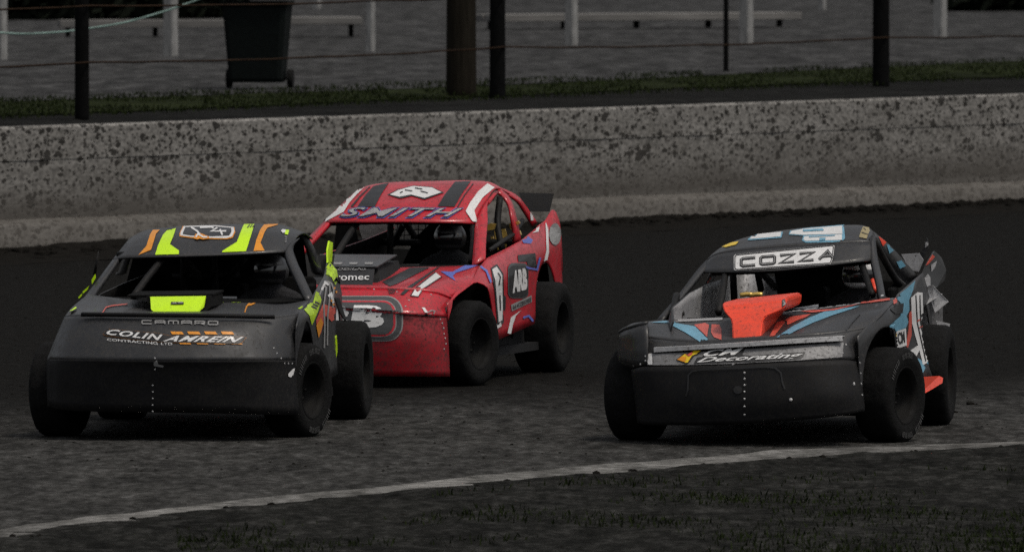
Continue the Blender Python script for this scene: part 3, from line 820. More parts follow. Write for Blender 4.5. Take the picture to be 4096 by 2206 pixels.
# dark hedges at the back of the yard
def hedge(a, b, hgt, label):
    pa, pb = pl(*a), pl(*b); vs, fs = [], []
    e = empty('hedge'); tag(e, label, 'hedge', 'dark hedges at the back of the yard'); e.location = pa
    for _ in range(4200):
        u = random.random(); p = (pb - pa) * u + Vector((random.gauss(0, .25), random.uniform(-.6, .6), random.uniform(.02, 1) * hgt * (1 + .25 * noise.noise(Vector((u * 14, 0, 0))))))
        n_ = Vector((random.gauss(0, 1), random.gauss(0, 1), random.gauss(0, 1))).normalized(); t = n_.orthogonal().normalized(); q = n_.cross(t); s = random.uniform(.1, .24); k = len(vs)
        vs += [tuple(p + t * s), tuple(p + q * s * .5), tuple(p - t * s), tuple(p - q * s * .5)]; fs.append((k, k + 1, k + 2, k + 3))
    mesh_obj('foliage', vs, fs, M['hedge'], e)
    for k in range(6):
        u = (k + .5) / 6; tube('stem', [(pb - pa) * u, (pb - pa) * u + Vector((.1, 0, hgt * .8))], .03, M['brownpost'], e, 6)
hedge((40, 78), (880, 70), .9, 'dark hedge at the top left behind the low bench')
hedge((3860, 44), (4400, 40), .9, 'dark hedge in the top right corner')

# ================================================================== charcoal car with lime stripes (front left)
A = Car(700, 1738, 7, 'charcoal race car with lime green stripes and lime bonnet scoop')
r = A.root
B0 = A.L([(189, 1622, -.42), (250, 1638, -.62), (400, 1645, -.74), (610, 1648, -.8), (850, 1652, -.78), (1070, 1657, -.66), (1199, 1657, -.42)])
B1 = A.L([(186, 1480, -.42), (252, 1484, -.64), (400, 1488, -.78), (620, 1490, -.85), (860, 1492, -.83), (1065, 1490, -.68), (1183, 1486, -.42)])
B1b = A.L([(188, 1436, -.42), (256, 1436, -.65), (400, 1438, -.8), (620, 1442, -.88), (860, 1442, -.86), (1062, 1440, -.7), (1181, 1440, -.42)])
B2 = A.L([(222, 1350, -.38), (300, 1345, -.58), (470, 1340, -.72), (680, 1340, -.79), (900, 1342, -.76), (1060, 1346, -.6), (1188, 1354, -.38)])
B3 = A.L([(258, 1266, -.28), (325, 1262, -.46), (500, 1262, -.58), (700, 1264, -.64), (900, 1266, -.6), (1090, 1268, -.46), (1200, 1256, -.25)])
A.add(sheet('bumper', loft([B0, B1, B1b], 34, 5), M['matte'], r, (0, -1, 0)))
A.add(sheet('nose_panel', loft([B1b, B2, B3], 34, 6), M['charcoal'], r, (0, -1, .3)))
H0 = [p + Vector((0, .02, .004)) for p in B3]
H1 = A.L([(292, 1224, .1), (400, 1226, .1), (560, 1234, .1), (700, 1236, .1), (950, 1236, .1), (1100, 1240, .1), (1208, 1236, .1)])
H2 = A.L([(352, 1176, .62), (460, 1190, .6), (600, 1202, .56), (800, 1208, .55), (1000, 1210, .56), (1130, 1216, .6), (1244, 1196, .72)])
A.add(sheet('bonnet', loft([H0, H1, H2], 34, 7), M['charcoal'], r, (0, -.2, 1)))
# raised lip across the nose
lp = A.L([(325, 1258, -.5), (520, 1260, -.62), (700, 1262, -.67), (900, 1264, -.64), (1101, 1268, -.5)])
lp = resample(lp, 24); A.add(sheet('bonnet_lip', [[p + Vector((0, -.012, -.012)) for p in lp], [p + Vector((0, -.02, .012)) for p in lp]], M['matte'], r, (0, -1, 0), .02))
for px in (450, 760, 870): A.rivet(px, 1258) if A.bvh else None
# roof shell and visor
R0 = A.L([(452, 1036, 1.36), (500, 1029, 1.24), (640, 1025, 1.14), (800, 1021, 1.12), (960, 1015, 1.14), (1100, 1008, 1.24), (1170, 1004, 1.38)])
R1 = A.L([(500, 975, 1.6), (570, 955, 1.56), (680, 944, 1.52), (820, 936, 1.5), (970, 930, 1.5), (1110, 930, 1.54), (1186, 950, 1.6)])
R2 = A.L([(530, 946, 2.0), (590, 918, 2.02), (720, 905, 2.05), (850, 898, 2.1), (980, 895, 2.1), (1115, 897, 2.05), (1218, 930, 2.0)])
R3 = [p + Vector((0, .42, -.05)) for p in R2]
A.add(sheet('roof', loft([R0, R1, R2, R3], 36, 7), M['charcoal'], r, (0, 0, 1), .012))
# pillars
A.strip('pillar', [(1200, 950, 1.6), (1172, 1003, 1.36), (1216, 1105, 1.0), (1257, 1194, .72)], [(1180, 960, 1.5), (1146, 1008, 1.26), (1181, 1105, .96), (1224, 1196, .68)], M['charcoal'], (.5, -1, 0), .03)
A.strip('pillar', [(505, 968, 1.6), (450, 1038, 1.36), (385, 1126, 1.0), (330, 1196, .68)], [(520, 985, 1.5), (470, 1036, 1.28), (408, 1128, .96), (362, 1198, .64)], M['charcoal'], (-.5, -1, 0), .03)
A.strip('pillar', [(1227, 936, 2.3), (1262, 1000, 2.5), (1290, 1085, 2.8), (1300, 1100, 2.9)], [(1210, 940, 2.2), (1236, 1005, 2.35), (1254, 1085, 2.6), (1262, 1100, 2.7)], M['charcoal'], (1, 0, 0), .02)
A.strip('pillar', [(546, 950, 2.3), (500, 1010, 2.5), (470, 1090, 2.8), (462, 1100, 2.9)], [(562, 952, 2.2), (520, 1012, 2.35), (496, 1090, 2.6), (490, 1100, 2.7)], M['charcoal'], (-1, 0, 0), .02)
# side panels
T = [(1188, 1300, -.42), (1198, 1246, -.25), (1212, 1236, .1), (1234, 1212, .45), (1256, 1176, .8), (1278, 1134, 1.5), (1296, 1104, 2.1), (1306, 1075, 2.7), (1312, 1050, 3.3)]
Sm = [(1184, 1350, -.42), (1212, 1290, -.25), (1234, 1270, .1), (1258, 1265, .45), (1278, 1262, .8), (1312, 1255, 1.5), (1338, 1225, 2.1), (1352, 1190, 2.7), (1368, 1180, 3.3)]
Bs = [(1186, 1600, -.42), (1222, 1560, -.2), (1246, 1548, .1), (1268, 1540, .45), (1284, 1535, .8), (1318, 1515, 1.5), (1350, 1495, 2.1), (1372, 1470, 2.7), (1392, 1450, 3.3)]
ARC = [(.0, .32, .44), (2.6, .34, .45)]
A.side('side_panel', T, Sm, Bs, ARC, M['charcoal'], -.42, 3.3)
A.side('side_panel', T, Sm, Bs, ARC, M['charcoal'], -.3, 3.3, mirror=.76)
# rear deck, tail and spoiler
mesh_obj('rear_deck', [(-.6, 2.5, .82), (.6, 2.5, .82), (.58, 3.25, .86), (-.58, 3.25, .86), (-.62, 3.28, .4), (.62, 3.28, .4)], [(0, 1, 2, 3), (3, 2, 5, 4)], M['charcoal'], r)
prism('spoiler_plate', [A.P(1306, 1050, 3.0), A.P(1305, 1000, 3.05), A.P(1312, 963, 3.2), A.P(1325, 970, 3.4), A.P(1322, 1046, 3.4)], (.012, 0, 0), M['lime'], r)
q = A.P(1306, 1050, 3.0); x0 = q.x
prism('spoiler_plate', [(-x0, 3.0, .82), (-x0, 3.05, 1.0), (-x0, 3.2, 1.1), (-x0, 3.4, 1.1), (-x0, 3.4, .85)], (.012, 0, 0), M['lime'], r)
mesh_obj('spoiler_blade', [(-x0, 3.25, .95), (x0, 3.25, .95), (x0, 3.42, 1.1), (-x0, 3.42, 1.1)], [(0, 1, 2, 3)], M['matte'], r)
A.add(sheet('rear_quarter', loft([A.L([(1284, 1120, 2.5), (1300, 1080, 2.8), (1306, 1050, 3.05), (1316, 1044, 3.3)]), A.L([(1312, 1110, 2.5), (1338, 1075, 2.8), (1346, 1075, 3.05), (1352, 1090, 3.3)]), A.L([(1330, 1130, 2.5), (1352, 1110, 2.8), (1360, 1120, 3.05), (1362, 1135, 3.3)])], 12, 5), M['charcoal'], r, (1, -.2, .2)))
# loose rubber mud flap ahead of the rear wheel
A.strip('mud_flap', [(1358, 1190, 2.2), (1370, 1230, 2.2), (1388, 1278, 2.2)], [(1340, 1188, 2.15), (1358, 1240, 2.15), (1383, 1282, 2.15)], M['matte'], (.3, -1, 0), .01)
A.strip('side_fin', [(1347, 1340, 2.12), (1350, 1400, 2.12), (1345, 1434, 2.12)], [(1340, 1350, 2.1), (1322, 1398, 2.1), (1343, 1438, 2.1)], M['limed'], (.3, -1, 0), .01)
# scoop
fr = [A.P(601, 1186, -.02), A.P(823, 1183, .0), A.P(815, 1228, -.1), A.P(796, 1246, -.12), A.P(616, 1246, -.12), A.P(604, 1236, -.1)]
prism('scoop_front', fr, (0, .02, 0), M['lime'], r)
prism('scoop_box', [A.P(585, 1184, .03), A.P(842, 1181, .05), A.P(846, 1225, .0), A.P(815, 1250, -.06), A.P(600, 1250, -.06), A.P(592, 1225, .0)], (0, .55, .0), M['inside'], r)
a, b = A.P(508, 1187, .12), A.P(852, 1182, .12)
prism('scoop_top', [a, b, b + Vector((0, .5, .01)), a + Vector((0, .5, .01))], (0, 0, .012), M['inside'], r)
A.build()
# prints -----------------------------------------------------------------
A.decal([(414, 1024), (458, 1003), (484, 944), (497, 925), (530, 921), (512, 935), (505, 985), (500, 1021)][0:0] or [(556, 1020), (605, 1000), (625, 935), (640, 920), (612, 921), (600, 940), (586, 985), (553, 1022)], M['orange'])
A.decal([(621, 1020), (632, 984), (652, 940), (668, 923), (704, 914), (694, 945), (680, 978), (716, 1003), (716, 1018)], M['lime'])
A.decal([(888, 1010), (890, 1004), (948, 968), (966, 920), (976, 898), (1018, 897), (1005, 940), (984, 1006)], M['lime'])
A.decal([(1014, 1005), (1026, 958), (1042, 918), (1056, 899), (1110, 897), (1112, 900), (1070, 912), (1058, 930), (1042, 972), (1058, 1003)], M['orange'])
for k in range(3): A.decal([(664 + k * 9, 922 - k), (672 + k * 9, 914 - k), (676 + k * 9, 914 - k), (669 + k * 9, 923 - k)], M['black'], lift=.007)
for k in range(3): A.decal([(988 + k * 10, 913 - k), (998 + k * 10, 900), (1002 + k * 10, 900), (993 + k * 10, 913 - k)], M['black'], lift=.007)
# roof number in its shield
def ring(c, pts, w, mat, lift): return c.stroke([pts + [pts[0], pts[1]]], w, mat, 'decal', lift)
sh = [(735, 907), (760, 906), (860, 904), (935, 911), (938, 928), (928, 949), (905, 955), (850, 954), (765, 950), (722, 944), (722, 933)]
A.decal([(x + (3 if x > 830 else -4), y + (3 if y > 925 else -1)) for x, y in sh], M['orange'], lift=.004)
A.decal(sh, M['white'], lift=.006)
A.decal([(742, 912), (860, 909), (925, 915), (926, 930), (918, 945), (850, 948), (765, 945), (732, 940), (733, 932)], M['black'], lift=.008)
A.stroke([[(765, 914), (790, 930), (800, 944)], [(800, 915), (845, 913), (855, 917)], [(870, 916), (845, 930), (905, 929)], [(880, 922), (890, 945)]], 7, M['white'], lift=.011)
A.decal([(775, 957), (782, 940), (800, 936), (835, 950), (838, 958), (812, 962), (800, 958), (790, 962)], M['orange'], lift=.009)
A.stroke([[(784, 954), (792, 942), (815, 954), (830, 953)]], 6, M['white'], lift=.012)
A.decal([(1123, 925), (1130, 919), (1142, 921), (1140, 932), (1130, 934)], M['white'], lift=.006)
A.decal([(1142, 921), (1156, 922), (1150, 941), (1138, 938)], M['lime'], lift=.006)
A.text('TRENT', [(1138, 944), (1147, 946), (1147, 972), (1137, 970)], M['grey'])
# nose lettering
def techno(c, word, tl, tr, h, w, mat, lift=.006, slant=0):
    """wide rounded stroke letters"""
    G = {'C': [[(1, 0), (.12, 0), (0, .15), (0, .85), (.12, 1), (1, 1)]], 'A': [[(0, 1), (0, .15), (.15, 0), (.85, 0), (1, .15), (1, 1)], [(0, .58), (1, .58)]],
         'M': [[(0, 1), (0, .1), (.15, 0), (.85, 0), (1, .1), (1, 1)], [(.5, 0), (.5, 1)]], 'R': [[(0, 1), (0, 0), (.85, 0), (1, .15), (1, .5), (.85, .6), (.1, .6)], [(.5, .6), (1, 1)]],
         'O': [[(.12, 0), (.88, 0), (1, .15), (1, .85), (.88, 1), (.12, 1), (0, .85), (0, .15), (.12, 0), (.5, 0)]], 'Z': [[(0, 0), (1, 0), (0, 1), (1, 1)]],
         'V': [[(0, 1), (.62, 0), (1, 1)], [(.3, .62), (.85, .62)]]}
    tl, tr = Vector(tl), Vector(tr); n = len(word); ad = (tr - tl) / n; lines = []
    for i, ch in enumerate(word):
        o = tl + ad * i
        for ln in G[ch]:
            lines.append([tuple(o + ad * (x * .72) + Vector((slant * (1 - y) * h, y * h))) for x, y in ln])
    return c.stroke(lines, w, mat, 'lettering', lift)
techno(A, 'CAMARO', (569, 1283), (886, 1287), 13, 4.5, M['grey'])
A.decal([(420, 1326), (432, 1315), (640, 1333), (680, 1342), (976, 1346), (985, 1350), (966, 1372), (954, 1376), (655, 1370), (520, 1357), (420, 1342), (412, 1337)], M['orange'], lift=.003)
A.decal([(421, 1326.5), (432, 1316), (640, 1334), (680, 1343), (976, 1347), (983, 1350.5), (965, 1371.5), (954, 1375), (655, 1369), (520, 1356), (421, 1341), (413.5, 1336.5)], M['black'], lift=.005)
A.text('COLIN', [(433, 1318), (652, 1340), (650, 1364), (425, 1339)], M['white'], bold=.028, shear=.35, lift=.008, spacing=1.14)
A.text('AMREIN', [(668, 1343), (974, 1349), (955, 1370), (652, 1366)], M['white'], bold=.028, shear=.35, lift=.008, spacing=1.14)
A.text('CONTRACTING', [(429, 1354), (630, 1368), (632, 1379), (430, 1363)], M['white'], bold=.004)
A.text('LTD', [(645, 1370), (690, 1371), (690, 1380), (645, 1379)], M['white'], bold=.002)
for k in range(4):
    x = 682 + 67 * k; A.decal([(x, 1326), (x + 46, 1327), (x + 54, 1338), (x + 6, 1337)], M['orange'])
    x = 712 + 68 * k; A.decal([(x, 1368 + k * .4), (x + 46, 1369 + k * .4), (x + 54, 1377), (x + 10, 1376)], M['orange'])
A.decal([(970, 1207), (1040, 1206), (1005, 1222), (990, 1225), (978, 1259), (974, 1259), (984, 1226), (990, 1218)], M['orange'])
A.decal([(924, 1207), (965, 1207), (965, 1211), (924, 1211)], M['lime']); A.decal([(880, 1208), (895, 1208), (895, 1211), (880, 1211)], M['lime'])
A.stroke([[(408, 1256), (424, 1231), (450, 1224), (510, 1218)]], 4, M['salmon'], 'decal')
A.decal([(280, 1244), (304, 1227), (306, 1233), (284, 1247)], M['lime'])
# scoop badge
A.body = [o for o in r.children if o.name.startswith('scoop_front')]; keep = A.bvh; A.build()
A.decal([(684, 1208), (735, 1208), (735, 1218), (684, 1218)], M['black']); A.decal([(690, 1211), (706, 1210), (706, 1215), (690, 1215)], M['grey'], lift=.006); A.decal([(712, 1209), (732, 1208), (732, 1213), (712, 1214)], M['grey'], lift=.006)
A.bvh = keep
# side prints
A.decal([(1190, 1236), (1224, 1215), (1250, 1210), (1262, 1165), (1275, 1172), (1284, 1200), (1268, 1250), (1246, 1300), (1236, 1262), (1215, 1238)], M['limed'])
for k in range(3): A.decal([(1243 + k * 7, 1222 - k * 9), (1263 + k * 6, 1230 - k * 9), (1263 + k * 6, 1237 - k * 9), (1243 + k * 7, 1229 - k * 9)], M['black'], lift=.007)
A.decal([(1290, 1095), (1318, 1048), (1345, 1080), (1352, 1120), (1340, 1140), (1325, 1110), (1312, 1100)], M['limed'])
A.stroke([[(1275, 1180), (1290, 1140), (1302, 1150), (1292, 1220), (1296, 1300), (1294, 1390)], [(1300, 1125), (1316, 1130), (1316, 1190), (1308, 1260), (1306, 1380)], [(1322, 1130), (1332, 1160), (1328, 1230)]], 6, M['grey'], 'decal')
A.stroke([[(1310, 1185), (1322, 1175), (1330, 1210)], [(1284, 1160), (1298, 1130), (1312, 1140)]], 9, M['white'], 'decal')
A.decal([(1262, 1280), (1290, 1215), (1340, 1230), (1345, 1268), (1325, 1285), (1300, 1262), (1282, 1330), (1272, 1345)], M['salmon'])
A.decal([(1262, 1300), (1280, 1270), (1290, 1290), (1272, 1352)], M['orange'], lift=.006)
for (x, y) in ((1330, 1150), (1338, 1165), (1318, 1200), (1340, 1190), (1326, 1215)): A.decal([(x, y), (x + 7, y - 2), (x + 8, y + 5), (x + 2, y + 7)], M['orange'], lift=.007)
# rivets
for k in range(5): A.rivet(611, 1540 + k * 26)
for k in range(3): A.rivet(620, 1432 + k * 22)
A.decal([(615, 1446), (628, 1440), (634, 1455), (656, 1460), (652, 1468), (630, 1464), (616, 1462)], M['grey'])
for (x, y) in ((1095, 1391), (1107, 1412), (1124, 1432), (1138, 1452), (1153, 1453), (1168, 1453), (1182, 1455)): A.rivet(x, y)
A.decal([(1151, 1494), (1170, 1474), (1178, 1472), (1172, 1496), (1162, 1508), (1152, 1504)], M['white'])
# cage, dash and seat
common(A, 1.3, .42)
A.strip('dash', [(360, 1196, .72), (700, 1208, .7), (1000, 1212, .7), (1236, 1200, .72)], [(420, 1185, 1.05), (700, 1190, 1.0), (1000, 1195, 1.0), (1225, 1190, 1.05)], M['inside'], (0, 0, 1), .01)
cage = [[(655, 1030, 1.25), (590, 1110, 1.0), (534, 1186, .75)], [(735, 1030, 2.2), (735, 1190, 2.3)], [(860, 1022, 2.25), (862, 1190, 2.3)], [(740, 1040, 1.3), (800, 1105, 2.3)], [(470, 1020, 1.4), (800, 1014, 1.3), (1160, 1000, 1.4)],
        [(690, 1105, 2.4), (960, 1098, 2.4)], [(1160, 1004, 1.45), (1195, 1100, 1.1), (1232, 1190, .85)], [(840, 1200, 2.4), (980, 1030, 2.2)]]
for c in cage: tube('cage_tube', resample(A.L(c), 8), .024, M['steel'], r, 8)
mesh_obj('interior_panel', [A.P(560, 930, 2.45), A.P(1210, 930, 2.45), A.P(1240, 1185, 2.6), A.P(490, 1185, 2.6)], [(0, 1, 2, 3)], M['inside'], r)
tube('aerial', [A.P(378, 1100, 2.6), A.P(394, 1004, 2.6)], [.012, .004], M['steel'], r, 6)
# lime edging down the far sill by the left pillar
for pl_ in ([(372, 1118), (386, 1096), (388, 1112), (374, 1136)], [(336, 1166), (362, 1142), (356, 1158), (338, 1174)], [(318, 1188), (334, 1172), (334, 1180), (322, 1194)]):
    prism('decal', [A.P(x - 6, y, 1.02) for x, y in pl_], (0, .02, 0), M['lime'], r)
wheel(A, .82, 0, 'f', 17, True); wheel(A, -.77, 0, 'f', 10); wheel(A, .78, 2.6, 'r'); wheel(A, -.76, 2.6, 'r')
person(A, *A.P(1085, 1082, 1.62), 'driver in dark suit and grey helmet inside the lime striped car', M['helmet'])

# ================================================================== dark grey car with blue and orange stripes (front right)
D = Car(3050, 1758, 9, 'dark grey race car with pale blue stripes and orange red bonnet scoop')
M['alufacing'] = paint('dull_aluminium_facing', (.2, .2, .205), rough=.5, metal=.1, coat=0, dirt=.5)
M['alubright'] = paint('bright_aluminium', (.55, .55, .56), rough=.5, metal=.1, coat=0, dirt=.4)
r = D.root
B0 = D.L([(2548, 1690, -.42), (2600, 1698, -.62), (2760, 1699, -.74), (3003, 1692, -.8), (3280, 1671, -.76), (3400, 1655, -.64), (3460, 1642, -.46)])
B1 = D.L([(2540, 1600, -.42), (2596, 1602, -.64), (2760, 1600, -.77), (3000, 1594, -.83), (3270, 1578, -.79), (3398, 1570, -.66), (3452, 1562, -.46)])
B2 = D.L([(2524, 1478, -.42), (2580, 1465, -.62), (2740, 1463, -.74), (2934, 1458, -.8), (3211, 1444, -.77), (3370, 1438, -.62), (3424, 1444, -.46)])
B2i = [p + Vector((0, .03, .004)) for p in B2]
B3 = D.L([(2474, 1440, -.3), (2580, 1412, -.54), (2780, 1398, -.64), (3000, 1384, -.68), (3200, 1372, -.64), (3370, 1362, -.5), (3448, 1370, -.34)])
B4 = D.L([(2477, 1345, -.22), (2588, 1352, -.44), (2790, 1368, -.58), (3000, 1356, -.62), (3200, 1342, -.58), (3370, 1328, -.44), (3478, 1312, -.24)])
D.add(sheet('bumper', loft([B0, B1, B2], 34, 6), M['matte'], r, (0, -1, 0)))
D.add(sheet('nose_panel', loft([B2i, B3, B4], 34, 5), M['charcoal'], r, (0, -1, .2)))
H1 = D.L([(2520, 1296, .1), (2600, 1290, .1), (2760, 1298, .1), (3000, 1300, .1), (3200, 1286, .1), (3420, 1252, .1), (3548, 1234, .1)])
H2 = D.L([(2622, 1280, .62), (2760, 1276, .6), (2960, 1266, .56), (3150, 1246, .56), (3400, 1216, .6), (3590, 1188, .72)])
D.add(sheet('bonnet', loft([[p + Vector((0, .015, .004)) for p in B4], H1, H2], 36, 7), M['charcoal'], r, (0, -.2, 1)))
# bare aluminium lip across the nose
t0 = resample(D.L([(2615, 1389, -.6), (2800, 1380, -.69), (3000, 1367, -.73), (3200, 1354, -.69), (3370, 1343, -.56)]), 24)
t1 = resample(D.L([(2615, 1408, -.6), (2800, 1396, -.69), (3000, 1384, -.73), (3200, 1371, -.69), (3370, 1362, -.56)]), 24)
sheet('bonnet_lip', [[p + Vector((0, .12, .0)) for p in t0], t0, t1, [p + Vector((0, .03, .004)) for p in t1]], M['alubright'], r, (0, -1, .3), .006, False)
# square left wing corner panel
D.add(sheet('wing_panel', loft([D.L([(2474, 1440, -.3), (2540, 1460, -.52), (2588, 1462, -.6)]), D.L([(2476, 1380, -.3), (2540, 1378, -.5), (2590, 1372, -.58)]), D.L([(2480, 1328, -.26), (2540, 1304, -.42), (2590, 1292, -.45)]), D.L([(2512, 1310, -.0), (2560, 1290, -.0), (2594, 1284, -.0)])], 10, 4), M['charcoal'], r, (-.3, -1, .3)))
# roof with visor
R0 = D.L([(2796, 1088, 1.4), (2860, 1087, 1.26), (2990, 1085, 1.17), (3128, 1079, 1.15), (3280, 1063, 1.17), (3430, 1046, 1.26), (3504, 1040, 1.38)])
R1 = D.L([(2826, 1042, 1.5), (2872, 1016, 1.46), (2990, 1000, 1.42), (3160, 985, 1.4), (3320, 975, 1.42), (3450, 968, 1.46), (3498, 972, 1.52)])
R2 = D.L([(2856, 1012, 1.9), (2908, 976, 1.95), (3005, 943, 2.0), (3176, 915, 2.05), (3370, 901, 2.05), (3458, 904, 2.0), (3496, 934, 1.95)])
R3 = [p + Vector((0, .45, -.06)) for p in R2]
D.add(sheet('visor_panel', loft([R0, R1], 34, 5), M['charcoal'], r, (0, -1, .4), .01))
D.add(sheet('roof', loft([[p + Vector((0, .01, .006)) for p in R1], R2, R3], 34, 7), M['charcoal'], r, (0, 0, 1), .012))
# pillars
D.strip('pillar', [(3500, 934, 1.6), (3512, 1040, 1.36), (3530, 1120, 1.02), (3542, 1188, .72)], [(3486, 940, 1.55), (3490, 1045, 1.3), (3506, 1120, .98), (3520, 1190, .68)], M['charcoal'], (.5, -1, 0), .03)
D.strip('pillar', [(2850, 1016, 1.6), (2794, 1072, 1.38), (2712, 1178, 1.0), (2626, 1278, .64)], [(2862, 1030, 1.55), (2812, 1086, 1.34), (2730, 1186, .98), (2650, 1280, .62)], M['charcoal'], (-.5, -1, 0), .03)
cp = D.strip('pillar', [(3496, 926, 2.0), (3560, 980, 2.3), (3624, 1050, 2.6), (3672, 1104, 2.85)], [(3494, 958, 1.9), (3540, 1030, 2.2), (3590, 1100, 2.5), (3626, 1136, 2.7)], M['charcoal'], (1, -.2, .2), .015)
cq = D.strip('pillar', [(2880, 1040, 2.1), (2840, 1096, 2.3), (2806, 1160, 2.5), (2780, 1196, 2.65)], [(2900, 1050, 2.1), (2866, 1100, 2.3), (2828, 1168, 2.5), (2806, 1200, 2.65)], M['charcoal'], (.2, -1, .2), .015)
# side panels
T = [(3430, 1345, -.46), (3474, 1296, -.24), (3552, 1234, .12), (3576, 1210, .45), (3592, 1176, .8), (3632, 1142, 1.5), (3656, 1120, 2.1), (3684, 1096, 2.7), (3706, 1080, 3.2)]
Sm = [(3436, 1400, -.46), (3490, 1340, -.24), (3572, 1300, .12), (3588, 1290, .45), (3604, 1280, .8), (3640, 1268, 1.5), (3676, 1255, 2.1), (3706, 1245, 2.7), (3726, 1240, 3.2)]
Bs = [(3450, 1590, -.46), (3500, 1570, -.24), (3580, 1550, .12), (3612, 1545, .45), (3640, 1538, .8), (3690, 1520, 1.5), (3730, 1505, 2.1), (3766, 1490, 2.7), (3790, 1480, 3.2)]
ARC = [(.0, .32, .43), (2.6, .34, .46)]
D.side('side_panel', T, Sm, Bs, ARC, M['charcoal'], -.46, 3.2)
ms = D.side('side_panel', T, Sm, Bs, ARC, M['charcoal'], -.2, 3.2, mirror=.76); ms.data.materials[1] = M['silver']
prism('side_skirt', [D.P(3650, 1520, .9), D.P(3690, 1506, 1.3), D.P(3757, 1502, 2.1), D.P(3772, 1510, 2.15), D.P(3770, 1530, 2.1), D.P(3692, 1576, 1.2), D.P(3660, 1590, .9)], (-.012, .004, -.004), M['ored'], r)
# rear: aluminium deck, tail plate, spoiler, torn tail panels
mesh_obj('rear_deck', [(-.8, 2.4, .78), (.74, 2.4, .78), (.8, 3.3, .86), (-.82, 3.3, .86), (-.82, 3.33, .4), (.8, 3.33, .4)], [(0, 1, 2, 3), (3, 2, 5, 4)], M['silver'], r)
prism('spoiler_plate', [D.P(3605, 1016, 3.0), D.P(3676, 1012, 3.0), D.P(3694, 1040, 3.0), D.P(3676, 1086, 3.0), D.P(3640, 1080, 3.0)], (0, .015, 0), M['silver'], r)
tp = prism('tail_plate', [D.P(3680, 1110, 2.9), D.P(3700, 1060, 2.95), D.P(3732, 1004, 3.1), D.P(3760, 1030, 3.2), D.P(3778, 1080, 3.25), D.P(3772, 1120, 3.25), D.P(3740, 1150, 3.1), D.P(3706, 1150, 2.95)], (0.01, .02, 0), M['dgrey'], r); D.add(tp)
tf = prism('tail_fin', [D.P(3664, 1040, 3.1), D.P(3690, 1000, 3.1), D.P(3706, 950, 3.1), D.P(3712, 960, 3.1), D.P(3712, 1000, 3.1), D.P(3690, 1036, 3.1)], (0, .012, 0), M['black'], r); D.add(tf)
prism('torn_panel', [D.P(3706, 1150, 3.0), D.P(3730, 1140, 3.0), D.P(3794, 1206, 3.2), D.P(3740, 1250, 3.1)], (0, .01, 0), M['alubright'], r)
prism('torn_panel', [D.P(3744, 1282, 3.0), D.P(3800, 1294, 3.0), D.P(3796, 1312, 3.0), D.P(3776, 1320, 3.0), D.P(3756, 1318, 3.0)], (0, .01, 0), M['alubright'], r)
# scoop: flared head on a narrow trunk
def loft_box(name, secs, mat, par):
    bm = bmesh.new(); rg = [[bm.verts.new(p) for p in s] for s in secs]; k = len(secs[0])
    for a, b in zip(rg, rg[1:]):
        for i in range(k): bm.faces.new((a[i], a[(i + 1) % k], b[(i + 1) % k], b[i]))
    bm.faces.new(rg[0][::-1]); bm.faces.new(rg[-1]); bmesh.ops.recalc_face_normals(bm, faces=bm.faces)
    bmesh.ops.bevel(bm, geom=[e for e in bm.edges if e.calc_face_angle(0) > .5], offset=.008, segments=2, affect='EDGES')
    return bm_obj(name, bm, mat, par, False)
def sec(y, tl, tr, br, bl, c=D): return [c.P(*tl, y), c.P(*tr, y), c.P(*br, y), c.P(*bl, y)]
def rg(fl, fr, y1=.5):
    a, b = D.P(*fl), D.P(*fr); return [a, b, Vector((b.x, y1, b.z)), Vector((a.x, y1, a.z))]
sc1 = loft_box('scoop', [rg((2930, 1356, -.5), (3044, 1346, -.5)), rg((2928, 1296, -.42), (3050, 1286, -.42)), rg((2922, 1274, -.38), (3062, 1264, -.38)), rg((2906, 1258, -.33), (3112, 1244, -.31)), rg((2896, 1244, -.3), (3140, 1230, -.28)), rg((2890, 1224, -.26), (3148, 1200, -.24)), rg((2888, 1214, -.2), (3152, 1186, -.16)), rg((2898, 1207, -.06), (3146, 1180, -.02))], M['ored'], r)
tube('wing_edge', [p + Vector((0, 0, .002)) for p in resample(D.L([(2478, 1330, -.25), (2500, 1316, -.3), (2540, 1303, -.42), (2590, 1291, -.45)]), 12)], .012, M['charcoal'], r, 10)
D.build()
# prints -------------------------------------------------------------------
D.decal([(2592, 1416), (2800, 1408), (3000, 1396), (3200, 1382), (3374, 1370), (3368, 1428), (3210, 1440), (2940, 1454), (2930, 1462), (2740, 1460), (2596, 1460)], M['alufacing'], 'aluminium_facing', .004)
D.decal([(2590, 1416), (2610, 1414), (2612, 1458), (2594, 1458)], M['white'], lift=.007)
D.decal([(2704, 1440), (2738, 1414), (2752, 1416), (2772, 1402), (2814, 1400), (2792, 1420), (2778, 1424), (2764, 1444), (2752, 1456), (2742, 1456)], M['black'], lift=.007)
D.decal([(2710, 1440), (2740, 1418), (2752, 1420), (2776, 1405), (2806, 1403), (2788, 1417), (2770, 1424), (2752, 1452), (2744, 1452)], M['yellow'], lift=.009)
D.decal([(2710, 1440), (2728, 1428), (2748, 1430), (2742, 1450)], M['orange'], lift=.011); D.decal([(2742, 1420), (2752, 1421), (2774, 1407), (2770, 1420), (2758, 1428)], M['salmon'], lift=.011)
D.decal([(2810, 1428), (2830, 1396), (2984, 1386), (2970, 1420), (3000, 1424), (3222, 1408), (3216, 1422), (3204, 1436), (3010, 1448), (2776, 1456), (2780, 1446), (2790, 1430)], M['black'], lift=.006)
D.text('CM', [(2832, 1401), (2976, 1393), (2960, 1420), (2808, 1428)], M['white'], bold=.03, shear=.3, lift=.009, spacing=1.1)
D.text('Decorating', [(2806, 1432), (3216, 1410), (3196, 1438), (2782, 1457)], M['white'], bold=.018, shear=.3, lift=.009)
